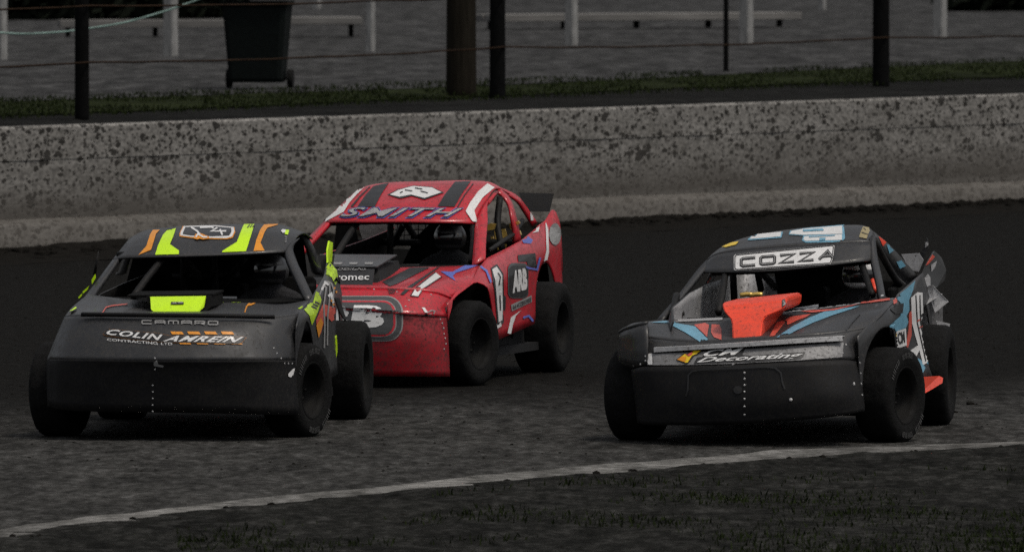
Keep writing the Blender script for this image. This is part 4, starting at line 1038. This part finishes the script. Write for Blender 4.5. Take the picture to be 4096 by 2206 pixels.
# bonnet stripes
D.decal([(2670, 1294), (2700, 1292), (2780, 1306), (2840, 1366), (2800, 1368), (2740, 1330)], M['blue'])
D.decal([(2776, 1300), (2820, 1292), (2836, 1300), (2828, 1348), (2810, 1330)], M['salmon']); D.decal([(2846, 1298), (2878, 1300), (2886, 1318), (2886, 1360), (2856, 1350), (2844, 1330)], M['salmon'])
D.decal([(2600, 1290), (2660, 1284), (2700, 1286), (2700, 1292), (2650, 1292)], M['blue'])
D.decal([(3082, 1346), (3120, 1290), (3200, 1258), (3216, 1256), (3150, 1300), (3096, 1346)][0:0] or [(3078, 1346), (3108, 1290), (3130, 1284), (3140, 1290), (3098, 1344)], M['salmon'])
D.decal([(3138, 1284), (3160, 1268), (3244, 1256), (3226, 1268), (3190, 1282), (3152, 1300), (3148, 1296), (3150, 1286)], M['salmon'])
D.decal([(3106, 1350), (3170, 1306), (3240, 1270), (3300, 1246), (3440, 1224), (3420, 1232), (3330, 1262), (3260, 1288), (3190, 1320), (3146, 1344)], M['blue'])
D.decal([(3200, 1246), (3330, 1238), (3440, 1216), (3420, 1222), (3340, 1242), (3250, 1252)], M['salmon'], lift=.006)
D.stroke([[(3440, 1212), (3500, 1206), (3560, 1198)]], 8, M['salmon'], 'decal')
D.stroke([[(2960, 1256), (3150, 1240), (3400, 1210), (3580, 1184)]], 22, M['silver'], 'cowl_edge', .005)
D.stroke([[(2700, 1284), (2800, 1280), (2890, 1276)]], 10, M['silver'], 'cowl_edge', .005)
D.stroke([[(3440, 1256), (3408, 1290), (3372, 1340)]], 5, M['black'], 'decal')
# visor board
D.decal([(2936, 1028), (2942, 1020), (3330, 982), (3338, 985), (3332, 1036), (3322, 1058), (2946, 1084), (2937, 1080)], M['white'], lift=.006)
D.stroke([[(2941, 1030), (2946, 1023), (3330, 985), (3334, 990), (3328, 1036), (3320, 1055), (2948, 1081), (2941, 1076), (2941, 1030), (2946, 1023)]], 3.5, M['black'], 'decal', .008)
techno(D, 'COZZV', (2966, 1038), (3354, 1004), 30, 12, M['black'], .008)
techno(D, 'COZZV', (2966, 1038), (3354, 1004), 30, 3, M['grey'], .011)
# roof number and marks
D.decal([(2990, 960), (3012, 940), (3132, 928), (3126, 952), (2996, 962)], M['blue'], lift=.004); D.decal([(3000, 955), (3016, 940), (3126, 929), (3122, 948), (3004, 958)], M['white'], lift=.006)
D.decal([(3155, 940), (3160, 925), (3220, 914), (3376, 900), (3380, 955), (3366, 970), (3222, 972), (3208, 962), (3214, 944)], M['blue'], lift=.004)
D.decal([(3160, 938), (3166, 926), (3220, 917), (3368, 905), (3370, 938), (3215, 942)], M['white'], lift=.006); D.decal([(3218, 948), (3368, 940), (3368, 962), (3222, 966), (3214, 960)], M['white'], lift=.006)
D.decal([(3212, 922), (3292, 918), (3296, 926), (3212, 930)], M['blue'], lift=.009); D.decal([(3278, 956), (3302, 954), (3302, 964), (3278, 966)], M['blue'], lift=.009); D.decal([(3236, 950), (3340, 944), (3340, 947), (3236, 953)], M['blue'], lift=.009)
D.decal([(2888, 988), (2924, 972), (2956, 966), (2944, 980), (2904, 990)], M['yellow'], lift=.005)
D.decal([(3444, 926), (3452, 908), (3484, 912), (3472, 936), (3466, 956), (3436, 950)], M['gold'], lift=.005); D.stroke([[(3446, 932), (3470, 940)], [(3454, 914), (3462, 922)]], 3, M['black'], lift=.007)
# striped rear pillars
D.body = [cp, cq]; keep = D.bvh; D.build()
D.decal([(3512, 944), (3530, 946), (3544, 968), (3530, 984)], M['ored']); D.decal([(3546, 978), (3562, 976), (3574, 1000), (3556, 1014)], M['blue']); D.decal([(3584, 1046), (3604, 1040), (3622, 1062), (3598, 1074)], M['blue'])
D.decal([(2828, 1092), (2842, 1088), (2846, 1108), (2830, 1132), (2814, 1118)], M['ored']); D.decal([(2808, 1140), (2824, 1136), (2822, 1154), (2808, 1166), (2798, 1158)], M['blue'])
D.body = [tp, tf]; D.build()
D.decal([(3700, 1062), (3728, 1018), (3738, 1026), (3712, 1056)], M['salmon']); D.decal([(3722, 1058), (3746, 1042), (3738, 1070), (3724, 1086)], M['silver']); D.decal([(3696, 1110), (3710, 1094), (3720, 1110), (3720, 1140), (3706, 1146)], M['silver'])
D.decal([(3700, 956), (3710, 952), (3712, 962), (3702, 966)], M['salmon']); D.decal([(3702, 968), (3712, 964), (3712, 982), (3700, 990)], M['grey'])
D.body = [sc1]; D.build()
D.decal([(3128, 1200), (3140, 1196), (3146, 1216), (3138, 1236), (3128, 1230)], M['dgrey']); D.stroke([[(3132, 1206), (3138, 1212), (3134, 1224)]], 4, M['grey'], lift=.007)
D.bvh = keep
# side prints
D.decal([(3590, 1180), (3628, 1150), (3660, 1120), (3650, 1160), (3634, 1200), (3636, 1240), (3624, 1262), (3632, 1286), (3622, 1310), (3568, 1330), (3556, 1302), (3578, 1282), (3600, 1262), (3600, 1210), (3586, 1196)], M['blue'])
D.decal([(3564, 1222), (3612, 1212), (3608, 1250), (3580, 1256), (3560, 1238)], M['black'], lift=.006)
D.decal([(3572, 1190), (3584, 1186), (3586, 1210), (3572, 1216)], M['salmon'], lift=.006)
D.decal([(3634, 1250), (3646, 1240), (3644, 1340), (3630, 1390), (3622, 1384), (3632, 1310)], M['salmon'])
wp = [(3642, 1190), (3668, 1168), (3688, 1170), (3692, 1290), (3716, 1420), (3724, 1440), (3690, 1460), (3676, 1400), (3658, 1340), (3646, 1290)]
D.decal(wp, M['white']); D.stroke([[(3660, 1180), (3666, 1290), (3700, 1444)], [(3676, 1180), (3680, 1290), (3710, 1436)]], 4, M['black'], lift=.007)
for (x, y) in ((3664, 1280), (3674, 1306), (3686, 1322), (3690, 1344)): D.decal([(x, y), (x + 12, y - 5), (x + 12, y + 1), (x, y + 6)], M['salmon'], lift=.008)
D.decal([(3574, 1326), (3620, 1312), (3624, 1380), (3590, 1392), (3578, 1380)], M['white'], lift=.006); D.text('CM', [(3584, 1330), (3612, 1322), (3616, 1370), (3590, 1378)], M['black'], bold=.03, lift=.009)
D.decal([(3574, 1340), (3580, 1330), (3586, 1388), (3576, 1386)], M['yellow'], lift=.009)
D.decal([(3640, 1400), (3670, 1380), (3676, 1400), (3660, 1430)], M['white'])
D.decal([(3660, 1430), (3680, 1436), (3700, 1470), (3690, 1490)], M['blue']); D.decal([(3704, 1450), (3728, 1434), (3756, 1490), (3752, 1500)], M['blue'])
# bumper mouldings: raised inner outline, towing hole, rivets
D.stroke([[(2744, 1584), (2752, 1560), (2754, 1500), (2768, 1484), (2800, 1478), (3060, 1466), (3100, 1470), (3124, 1490), (3130, 1530), (3140, 1555)]], 6, M['black'], 'bumper_groove', .004)
D.decal([(2952 + 18 * math.cos(a), 1558 + 16 * math.sin(a)) for a in [k * .5236 for k in range(12)]], M['black'], 'towing_hole')
for y in (1490, 1514, 1539, 1565, 1594, 1624, 1657): D.rivet(2978 - 0, y, .011)
for (x, y) in ((3384, 1378), (3370, 1410), (3362, 1424), (3438, 1450), (3442, 1492), (3444, 1534), (3448, 1578), (2582, 1424), (2582, 1442), (2562, 1456), (2536, 1462)): D.rivet(x, y, .011)
for (x, y) in ((3163, 1597), (3415, 1534)): D.rivet(x, y, .018)
# interior
common(D, 1.3, .4)
D.strip('dash', [(2640, 1284, .7), (2960, 1268, .68), (3300, 1232, .68), (3570, 1192, .72)], [(2700, 1274, 1.0), (2960, 1262, 1.0), (3300, 1226, 1.0), (3550, 1190, 1.0)], M['inside'], (0, 0, 1), .01)
D.strip('interior_panel', [(2940, 1092, 2.6), (3010, 1092, 2.7), (3060, 1100, 2.6), (3120, 1110, 2.5)], [(2930, 1250, 2.6), (3010, 1250, 2.5), (3070, 1250, 2.6), (3120, 1245, 2.7)], M['silver'], (0, -1, 0), 0)
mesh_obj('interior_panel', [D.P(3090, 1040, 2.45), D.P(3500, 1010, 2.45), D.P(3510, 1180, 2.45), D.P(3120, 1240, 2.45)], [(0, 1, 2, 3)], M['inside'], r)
for c in [[(2902, 1088, 1.3), (2890, 1170, 1.0), (2874, 1250, .75)], [(2932, 1090, 2.2), (2937, 1200, 2.2)], [(3030, 1086, 2.2), (3044, 1160, 2.3)], [(3040, 1080, 1.4), (3100, 1150, 2.3)], [(3500, 1040, 1.45), (3516, 1120, 1.1), (3522, 1186, .9)], [(3448, 1060, 1.35), (3490, 1180, .9)],
          [(2850, 1088, 1.4), (3170, 1074, 1.3), (3480, 1042, 1.4)], [(3496, 960, 1.7), (3560, 1080, 1.9), (3600, 1140, 2.0)], [(2732, 1256, .6), (2722, 1200, .9)], [(2690, 1262, .5), (2706, 1180, .98)]]:
    tube('cage_tube', resample(D.L(c), 8), .024 if c[0][0] != 2732 else .012, M['steel'], r, 8)
tube('seat_bolster', resample(D.L([(3470, 1098, 1.7), (3488, 1120, 1.6), (3500, 1165, 1.5)]), 8), .022, M['ored'], r, 8)
for x in (2960, 3000): tube('intake_pipe', resample(D.L([(x, 1180, 1.0), (x + 30, 1176, 1.0), (x + 50, 1178, 1.0)]), 6), .016, M['brass_glint'], r, 8)
wheel(D, .845, 0, 'f', 18, True); wheel(D, -.83, 0, 'f', 14); wheel(D, .78, 2.6, 'r'); wheel(D, -.76, 2.6, 'r')
person(D, *D.P(3440, 1098, 1.66), 'driver in dark suit and pale helmet inside the blue striped grey car', M['white'])

# ================================================================== red car (behind, middle)
E = Car(1445, 1532, 15, 'red race car with black bonnet stripes and white roof stripes, behind the others')
M['alu'] = plain('dull_aluminium', (.16, .16, .16), rough=.7, var=.25)
r = E.root
B0 = E.L([(850, 1480, -.42), (930, 1490, -.62), (1100, 1498, -.74), (1330, 1502, -.8), (1560, 1504, -.76), (1720, 1505, -.62), (1800, 1504, -.42)])
B1 = E.L([(845, 1355, -.42), (930, 1358, -.65), (1100, 1362, -.78), (1330, 1366, -.85), (1560, 1368, -.81), (1712, 1368, -.66), (1794, 1366, -.42)])
B2 = E.L([(850, 1222, -.4), (940, 1226, -.6), (1100, 1230, -.74), (1357, 1238, -.82), (1604, 1254, -.77), (1718, 1262, -.6), (1787, 1268, -.42)])
E.add(sheet('bumper', loft([B0, B1, B2], 34, 6), M['redmud'], r, (0, -1, 0)))
B2i = E.L([(850, 1220, -.38), (940, 1224, -.6), (1100, 1228, -.75), (1357, 1235, -.84), (1604, 1251, -.79), (1718, 1259, -.62), (1790, 1266, -.42)])
B3 = E.L([(900, 1140, -.22), (980, 1142, -.42), (1150, 1146, -.54), (1380, 1150, -.58), (1560, 1152, -.54), (1730, 1164, -.42), (1814, 1192, -.24)])
E.add(sheet('nose_panel', loft([B2i, B3], 34, 7, False), M['red'], r, (0, -1, .3)))
H1 = E.L([(990, 1104, .1), (1100, 1104, .1), (1300, 1108, .1), (1540, 1108, .1), (1700, 1110, .1), (1800, 1112, .1), (1890, 1122, .1)])
H2 = E.L([(1130, 1050, .66), (1250, 1058, .6), (1400, 1066, .56), (1530, 1069, .56), (1720, 1066, .6), (1840, 1062, .66), (1918, 1062, .72)])
E.add(sheet('bonnet', loft([[p + Vector((0, .01, .003)) for p in B3], H1, H2], 36, 7), M['red'], r, (0, -.2, 1)))
tube('bonnet_edge', [p + Vector((0, .004, -.004)) for p in resample(B3, 40)], .014, M['red'], r, 12)
# roof
R0 = E.L([(1292, 888, 1.4), (1340, 886, 1.3), (1460, 886, 1.18), (1600, 885, 1.15), (1740, 887, 1.18), (1850, 890, 1.28), (1906, 894, 1.38)])
R1 = E.L([(1370, 812, 1.6), (1420, 808, 1.55), (1520, 805, 1.5), (1650, 803, 1.48), (1780, 802, 1.5), (1880, 804, 1.55), (1942, 812, 1.62)])
R2 = E.L([(1440, 756, 1.95), (1478, 740, 2.0), (1560, 730, 2.05), (1700, 726, 2.1), (1840, 723, 2.1), (1940, 728, 2.05), (1984, 752, 1.95)])
R3 = [p + Vector((0, .4, -.05)) for p in R2]
E.add(sheet('roof', loft([R0, R1, R2, R3], 36, 7), M['red'], r, (0, 0, 1), .012))
# pillars
E.strip('pillar', [(1984, 760, 1.8), (1952, 800, 1.62), (1950, 880, 1.38), (1944, 950, 1.1), (1940, 1030, .78)], [(1960, 790, 1.7), (1930, 830, 1.5), (1902, 894, 1.32), (1896, 960, 1.05), (1888, 1058, .7)], M['red'], (.6, -1, 0), .03)
E.strip('pillar', [(1370, 812, 1.6), (1290, 890, 1.38), (1200, 980, 1.0), (1130, 1050, .68)], [(1385, 822, 1.55), (1318, 890, 1.34), (1236, 978, .98), (1170, 1052, .66)], M['red'], (-.5, -1, 0), .03)
E.strip('pillar', [(2000, 752, 2.1), (2040, 790, 2.12), (2062, 850, 2.0), (2078, 920, 1.98), (2086, 962, 2.0)], [(1990, 762, 2.0), (2028, 800, 2.02), (2046, 856, 1.9), (2056, 920, 1.9), (2058, 975, 1.92)], M['red'], (1, -.3, 0), .02)
E.strip('pillar', [(1984, 740, 2.4), (2067, 780, 2.6), (2112, 834, 2.85), (2150, 890, 3.05)], [(1984, 752, 2.35), (2060, 796, 2.5), (2100, 850, 2.75), (2132, 905, 2.95)], M['red'], (1, -.2, .2), .015)
E.strip('pillar', [(1478, 745, 2.4), (1450, 800, 2.6), (1430, 860, 2.85), (1420, 920, 3.05)], [(1495, 750, 2.35), (1470, 800, 2.5), (1452, 860, 2.75), (1445, 920, 2.95)], M['red'], (-1, -.2, .2), .015)
# sides
T = [(1790, 1215, -.42), (1822, 1168, -.22), (1890, 1118, .12), (1918, 1066, .5), (1950, 1030, .8), (2020, 995, 1.4), (2086, 960, 2.0), (2140, 915, 2.6), (2180, 885, 3.0), (2210, 870, 3.3)]
Sm = [(1793, 1250, -.42), (1850, 1190, -.22), (1940, 1160, .12), (1978, 1140, .5), (1998, 1130, .8), (2060, 1110, 1.4), (2120, 1080, 2.0), (2180, 1030, 2.6), (2222, 1000, 3.0), (2246, 990, 3.3)]
Bs = [(1796, 1400, -.42), (1860, 1390, -.22), (1950, 1375, .12), (1992, 1358, .5), (2012, 1350, .8), (2070, 1324, 1.4), (2130, 1298, 2.0), (2190, 1262, 2.6), (2236, 1240, 3.0), (2258, 1230, 3.3)]
ARC = [(.0, .32, .45), (2.6, .36, .46)]
E.side('side_panel', T, Sm, Bs, ARC, M['red'], -.42, 3.3)
E.side('side_panel', T, Sm, Bs, ARC, M['red'], -.2, 3.3, mirror=.76)
# tail
mesh_obj('rear_deck', [(-.58, 2.6, .76), (.56, 2.6, .76), (.56, 3.25, .8), (-.58, 3.25, .8), (-.6, 3.28, .4), (.6, 3.28, .4)], [(0, 1, 2, 3), (3, 2, 5, 4)], M['matte'], r)
tq = E.strip('tail_quarter', [(2150, 905, 2.9), (2185, 880, 3.0), (2214, 838, 3.2), (2238, 885, 3.3), (2247, 960, 3.35)], [(2170, 1010, 2.9), (2195, 1030, 3.0), (2220, 1060, 3.1), (2244, 1090, 3.3), (2252, 1080, 3.35)], M['red'], (1, -.8, .1), .012)
sp = [E.P(2076, 770, 3.2), E.P(2214, 774, 3.2), E.P(2196, 846, 3.1), E.P(2100, 846, 3.1)]
prism('spoiler_blade', sp, (0, .015, 0), M['matte'], r)
# scoop
prism('scoop', [E.P(1205, 1070, -.2), E.P(1496, 1076, -.2), E.P(1486, 1154, -.45), E.P(1205, 1150, -.45)], (0, .02, 0), M['black'], r)
prism('scoop_box', [E.P(1200, 1062, .0), E.P(1506, 1062, .0), E.P(1520, 1110, -.1), E.P(1500, 1148, -.38), E.P(1205, 1148, -.38)], (0, .6, .02), M['matte'], r)
a, b = E.P(1200, 1068, -.12), E.P(1508, 1070, -.12)
prism('scoop_top', [a, b, b + Vector((0, .55, .07)), a + Vector((0, .55, .07))], (0, 0, .01), M['dgrey'], r)
E.build()
# prints -----------------------------------------------------------------
# roof stripes
for k, (a0, a1, b0, b1) in enumerate((((1494, 745), (1556, 732), (1430, 828), (1500, 828)), ((1476, 748), (1484, 746), (1402, 828), (1412, 828)), ((1820, 728), (1884, 726), (1750, 826), (1818, 828)), ((1890, 736), (1896, 735), (1828, 828), (1834, 828)))):
    E.decal([a0, a1, ((a1[0] + b1[0]) / 2 - 4, (a1[1] + b1[1]) / 2), b1, b0, ((a0[0] + b0[0]) / 2 - 4, (a0[1] + b0[1]) / 2)], M['black'])
E.decal([(1452, 740), (1474, 736), (1430, 776), (1398, 812), (1376, 848), (1300, 888), (1292, 886), (1346, 842), (1372, 806), (1410, 765)], M['white'])
E.decal([(1950, 736), (1978, 752), (1930, 792), (1896, 842), (1908, 890), (1888, 886), (1862, 846), (1880, 812), (1912, 768)], M['white'], lift=.006)
E.stroke([[(1888, 880), (1866, 846), (1884, 812), (1916, 770)]], 5, M['black'], 'decal', .005)
# roof number
E.decal([(1550, 780), (1590, 760), (1652, 744), (1730, 750), (1776, 772), (1698, 800), (1648, 785), (1600, 796)], M['black'], lift=.005)
E.decal([(1560, 781), (1594, 763), (1652, 747), (1728, 753), (1766, 772), (1698, 795), (1644, 781), (1598, 790)], M['white'], lift=.007)
E.stroke([[(1620, 764), (1650, 768)], [(1682, 768), (1712, 776)], [(1660, 756), (1690, 760)], [(1600, 776), (1612, 770)]], 4, M['black'], 'decal', .01)
# visor name with outline
def outl(c, word, quad, m1, m2, m3, b, sh_):
    c.text(word, quad, m1, bold=b + .05, shear=sh_, lift=.005, spacing=1.12)
    q = [Vector(p) for p in quad]; cx = sum((p.x for p in q)) / 4; cy = sum((p.y for p in q)) / 4
    def sc(fx, fy): return [(cx + (p.x - cx) * fx, cy + (p.y - cy) * fy) for p in q]
    c.text(word, sc(.985, .9), m2, bold=b + .026, shear=sh_, lift=.008, spacing=1.12)
    c.text(word, sc(.972, .74), m3, bold=b, shear=sh_, lift=.011, spacing=1.12)
outl(E, 'SMITH', [(1376, 828), (1856, 832), (1830, 876), (1352, 874)], M['navy'], M['black'], M['silver'], .004, .35)
# bonnet
E.decal([(1640, 1072), (1720, 1070), (1588, 1136), (1560, 1146), (1528, 1128)], M['black'])
E.decal([(1752, 1068), (1760, 1068), (1640, 1156), (1616, 1180), (1600, 1178), (1628, 1150)], M['black'])
E.decal([(1744, 1092), (1764, 1108), (1690, 1156), (1672, 1186), (1646, 1182), (1660, 1158)], M['white'], lift=.005)
E.stroke([[(1742, 1090), (1658, 1156), (1642, 1184), (1672, 1188), (1692, 1158), (1768, 1108)]], 3, M['black'], 'decal', .006)
E.decal([(1762, 1086), (1810, 1088), (1860, 1062), (1912, 1062), (1880, 1074), (1824, 1092), (1812, 1104), (1822, 1124), (1790, 1104)], M['navy'])
for k in range(5): E.stroke([[(1548 + k * 2, 1150 + k * 6), (1590 - k * 3, 1153 + k * 5)]], 3, M['black'], 'decal')
E.decal([(1686, 1230), (1698, 1230), (1712, 1252), (1704, 1258)], M['white']); E.stroke([[(1710, 1250), (1724, 1242), (1738, 1244), (1732, 1256), (1714, 1260)]], 4, M['grey'], lift=.006)
# bumper badge
def rr(x0, y0, x1, y1, rad, skew=0):
    out = []
    for (cx, cy, a0) in ((x1 - rad, y0 + rad, -90), (x1 - rad, y1 - rad, 0), (x0 + rad, y1 - rad, 90), (x0 + rad, y0 + rad, 180)):
        for k in range(7): a = R(a0 + 15 * k); out.append((cx + rad * math.cos(a) + skew * (cy + rad * math.sin(a) - y0), cy + rad * math.sin(a)))
    return out
E.decal(rr(1040, 1184, 1612, 1364, 66), M['grey'], lift=.004); E.decal(rr(1046, 1188, 1606, 1360, 62), M['dgrey'], lift=.006)
E.decal(rr(1062, 1203, 1586, 1347, 52), M['grey'], lift=.008); E.decal(rr(1066, 1206, 1582, 1344, 49), M['red'], lift=.010); E.decal(rr(1074, 1213, 1573, 1337, 42), M['dgrey'], lift=.012)
E.text('ARB', [(1110, 1226), (1540, 1226), (1536, 1312), (1102, 1306)], M['white'], bold=.07, shear=.06, lift=.015)
E.stroke([[(1400, 1240), (1510, 1246), (1610, 1254), (1700, 1260), (1786, 1268)]], 6, M['black'], 'panel_gap', .017)
for (x, y) in ((1760, 1276), (1768, 1292), (1774, 1312), (1775, 1334), (1780, 1352), (1783, 1374), (1776, 1395), (1576, 1196), (1587, 1167), (1636, 1201), (1622, 1225), (1724, 1178), (1496, 1157), (1910, 1162)): E.rivet(x, y, .011)
# scoop lettering
E.body = [o for o in r.children if o.name.startswith('scoop')]; keep = E.bvh; E.build()
E.text('DESIGNS', [(1352, 1072), (1468, 1072), (1464, 1082), (1350, 1082)], M['grey'], bold=.02, shear=.2)
E.text('romec', [(1345, 1104), (1478, 1104), (1476, 1120), (1345, 1124)], M['white'], bold=.006)
for k in range(3): E.decal([(1335 + 62 * k, 1050), (1370 + 62 * k, 1050), (1366 + 62 * k, 1058), (1336 + 62 * k, 1058)], M['grey'])
E.bvh = keep
# door prints
E.decal([(1962, 1072), (1986, 1056), (2012, 1094), (2014, 1180), (2022, 1186), (2020, 1238), (2010, 1240), (2014, 1290), (1988, 1300), (1978, 1180), (1972, 1130)], M['black'], lift=.004)
E.decal([(1966, 1078), (1984, 1066), (2006, 1100), (2008, 1240), (2006, 1280), (1992, 1288), (1982, 1170), (1978, 1120)], M['white'], lift=.006)
E.stroke([[(1988, 1092), (1998, 1108), (1992, 1140)], [(1996, 1180), (1998, 1240)]], 5, M['black'], 'decal', .008)
E.decal([(1986, 1296), (2006, 1284), (2004, 1304), (1990, 1312), (1984, 1360)], M['white'])
E.decal(rr(2030, 1052, 2112, 1192, 22, 0), M['dgrey'], lift=.004); E.decal(rr(2036, 1062, 2108, 1186, 18), M['black'], lift=.006)
E.text('ARB', [(2046, 1084), (2102, 1070), (2106, 1156), (2046, 1172)], M['white'], bold=.07, lift=.009)
E.decal([(2042, 1218), (2124, 1180), (2126, 1206), (2046, 1244)], M['grey'], lift=.004); E.text('4x4 ACCESSORIES', [(2046, 1222), (2122, 1188), (2122, 1204), (2048, 1238)], M['dgrey'], bold=.03, lift=.007)
E.decal([(2028, 1332), (2042, 1268), (2082, 1240), (2062, 1262), (2050, 1296), (2042, 1334)], M['white'])
E.stroke([[(1920, 1066), (1944, 1084), (1962, 1130)], [(2096, 1068), (2146, 1078), (2158, 1030)], [(2090, 1270), (2112, 1262), (2130, 1284)]], 8, M['navy'], 'decal')
E.decal([(2080, 948), (2110, 944), (2130, 960), (2122, 974), (2092, 972)], M['navy'])
E.decal([(2098, 940), (2130, 920), (2146, 905), (2120, 880), (2136, 884), (2156, 906), (2152, 926)], M['white'], lift=.006)
E.decal([(2180, 880), (2192, 920), (2194, 1010), (2168, 1130), (2150, 1200), (2142, 1190), (2164, 1090), (2184, 1000), (2182, 930)], M['white'])
E.decal([(2070, 1020), (2140, 1012), (2146, 1070), (2110, 1064), (2106, 1046), (2072, 1046)], M['black'])
E.decal([(2192 + 26 + 24 * math.cos(a), 936 + 44 * math.sin(a)) for a in [k * .349 for k in range(18)]], M['grey'], lift=.006)
E.decal([(2118, 835), (2128, 842), (2132, 880), (2122, 882)], M['white'])
# interior
common(E, 1.35, .4)
E.strip('dash', [(1150, 1054, .7), (1400, 1068, .68), (1700, 1068, .68), (1900, 1062, .72)], [(1180, 1044, 1.0), (1400, 1058, 1.0), (1700, 1060, 1.0), (1890, 1056, 1.0)], M['inside'], (0, 0, 1), .01)
for c in [[(1432, 886, 1.35), (1370, 980, 1.0), (1330, 1050, .75)], [(1562, 884, 2.3), (1560, 1050, 2.3)], [(1570, 980, 2.4), (1612, 900, 2.35)], [(1620, 885, 2.3), (1660, 950, 2.35)], [(1345, 966, 2.4), (1680, 970, 2.4)], [(1300, 890, 1.45), (1600, 882, 1.3), (1896, 892, 1.42)],
          [(1890, 900, 1.4), (1895, 960, 1.15), (1886, 1050, .9)], [(1372, 900, 2.4), (1380, 1050, 2.4)], [(2000, 790, 1.9), (1990, 900, 1.8), (2010, 1000, 1.7)]]:
    tube('cage_tube', resample(E.L(c), 8), .026, M['steel'], r, 8)
bm = bmesh.new()
for k in range(6): bm_tube(bm, [E.P(1590 + 28 * k, 886, 2.5), E.P(1588 + 28 * k, 972, 2.5)], .004, 5)
for k in range(4): bm_tube(bm, [E.P(1580, 896 + 22 * k, 2.5), E.P(1740, 896 + 22 * k, 2.5)], .004, 5)
wm_ = bm_obj('window_mesh', bm, M['mesh'], r); wm_['kind'] = 'stuff'
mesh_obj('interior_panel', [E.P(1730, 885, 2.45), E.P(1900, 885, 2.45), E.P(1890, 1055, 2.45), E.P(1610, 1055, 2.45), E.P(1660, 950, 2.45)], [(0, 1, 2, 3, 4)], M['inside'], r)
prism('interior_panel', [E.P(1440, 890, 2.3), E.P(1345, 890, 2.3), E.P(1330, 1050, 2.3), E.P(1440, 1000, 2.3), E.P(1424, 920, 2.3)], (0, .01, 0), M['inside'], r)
prism('interior_panel', [E.P(1432, 888, 2.6), E.P(1556, 888, 2.6), E.P(1552, 962, 2.6), E.P(1452, 962, 2.6), E.P(1440, 925, 2.6)], (0, .01, 0), M['alu'], r)
prism('interior_panel', [E.P(1400, 978, 2.7), E.P(1640, 980, 2.7), E.P(1640, 996, 2.7), E.P(1400, 994, 2.7)], (0, .01, 0), M['alu'], r)
prism('interior_panel', [E.P(1572, 888, 2.62), E.P(1730, 888, 2.62), E.P(1700, 930, 2.62), E.P(1650, 962, 2.62), E.P(1572, 962, 2.62)], (0, .01, 0), M['alu'], r)
prism('glint_plate', [E.P(1976, 922, 1.9), E.P(2020, 914, 1.9), E.P(2032, 958, 1.9), E.P(1980, 956, 1.9)], (0, .02, 0), M['brass_glint'], r)  # plate added in the cabin, its gold colour painting a warm light reflection
prism('glint_plate', [E.P(1988, 984, 1.8), E.P(2026, 974, 1.8), E.P(2022, 994, 1.8), E.P(1990, 1000, 1.8)], (0, .02, 0), M['brass_glint'], r)  # second added plate, amber glint put into its colour
prism('mirror', [E.P(1940, 906, 1.5), E.P(1962, 892, 1.5), E.P(1982, 896, 1.5), E.P(1974, 918, 1.5), E.P(1948, 922, 1.5)], (0, .03, 0), M['brass_glint'], r)  # added plate by the front pillar, a warm glint painted in gold
prism('mirror', [E.P(2056, 934, 2.1), E.P(2078, 922, 2.1), E.P(2084, 938, 2.1), E.P(2066, 950, 2.1)], (0, .03, 0), M['brass_glint'], r)  # added plate at the door pillar, amber reflection put into its colour
for q_ in ([(2036, 896), (2048, 884), (2058, 892), (2054, 920), (2040, 916)], [(2060, 888), (2072, 882), (2080, 892), (2070, 900)], [(1962, 946), (1972, 944), (1974, 954), (1964, 956)]): prism('glint_plate', [E.P(x, y, 1.95) for x, y in q_], (0, .02, 0), M['brass_glint'], r)  # small irregular plates added as painted amber glints in the door window
tube('door_bar', resample(E.L([(1960, 1000, 1.0), (2010, 965, 1.5), (2060, 930, 2.0), (2090, 880, 2.3)]), 8), .018, M['steel'], r, 8)
wheel(E, .8, 0, 'f', 12); wheel(E, -.8, 0, 'f', 12); wheel(E, .7, 2.6, 'r'); wheel(E, -.76, 2.6, 'r')
person(E, *E.P(1800, 950, 1.66), 'driver in dark suit and dark helmet inside the red car', M['helmet'])
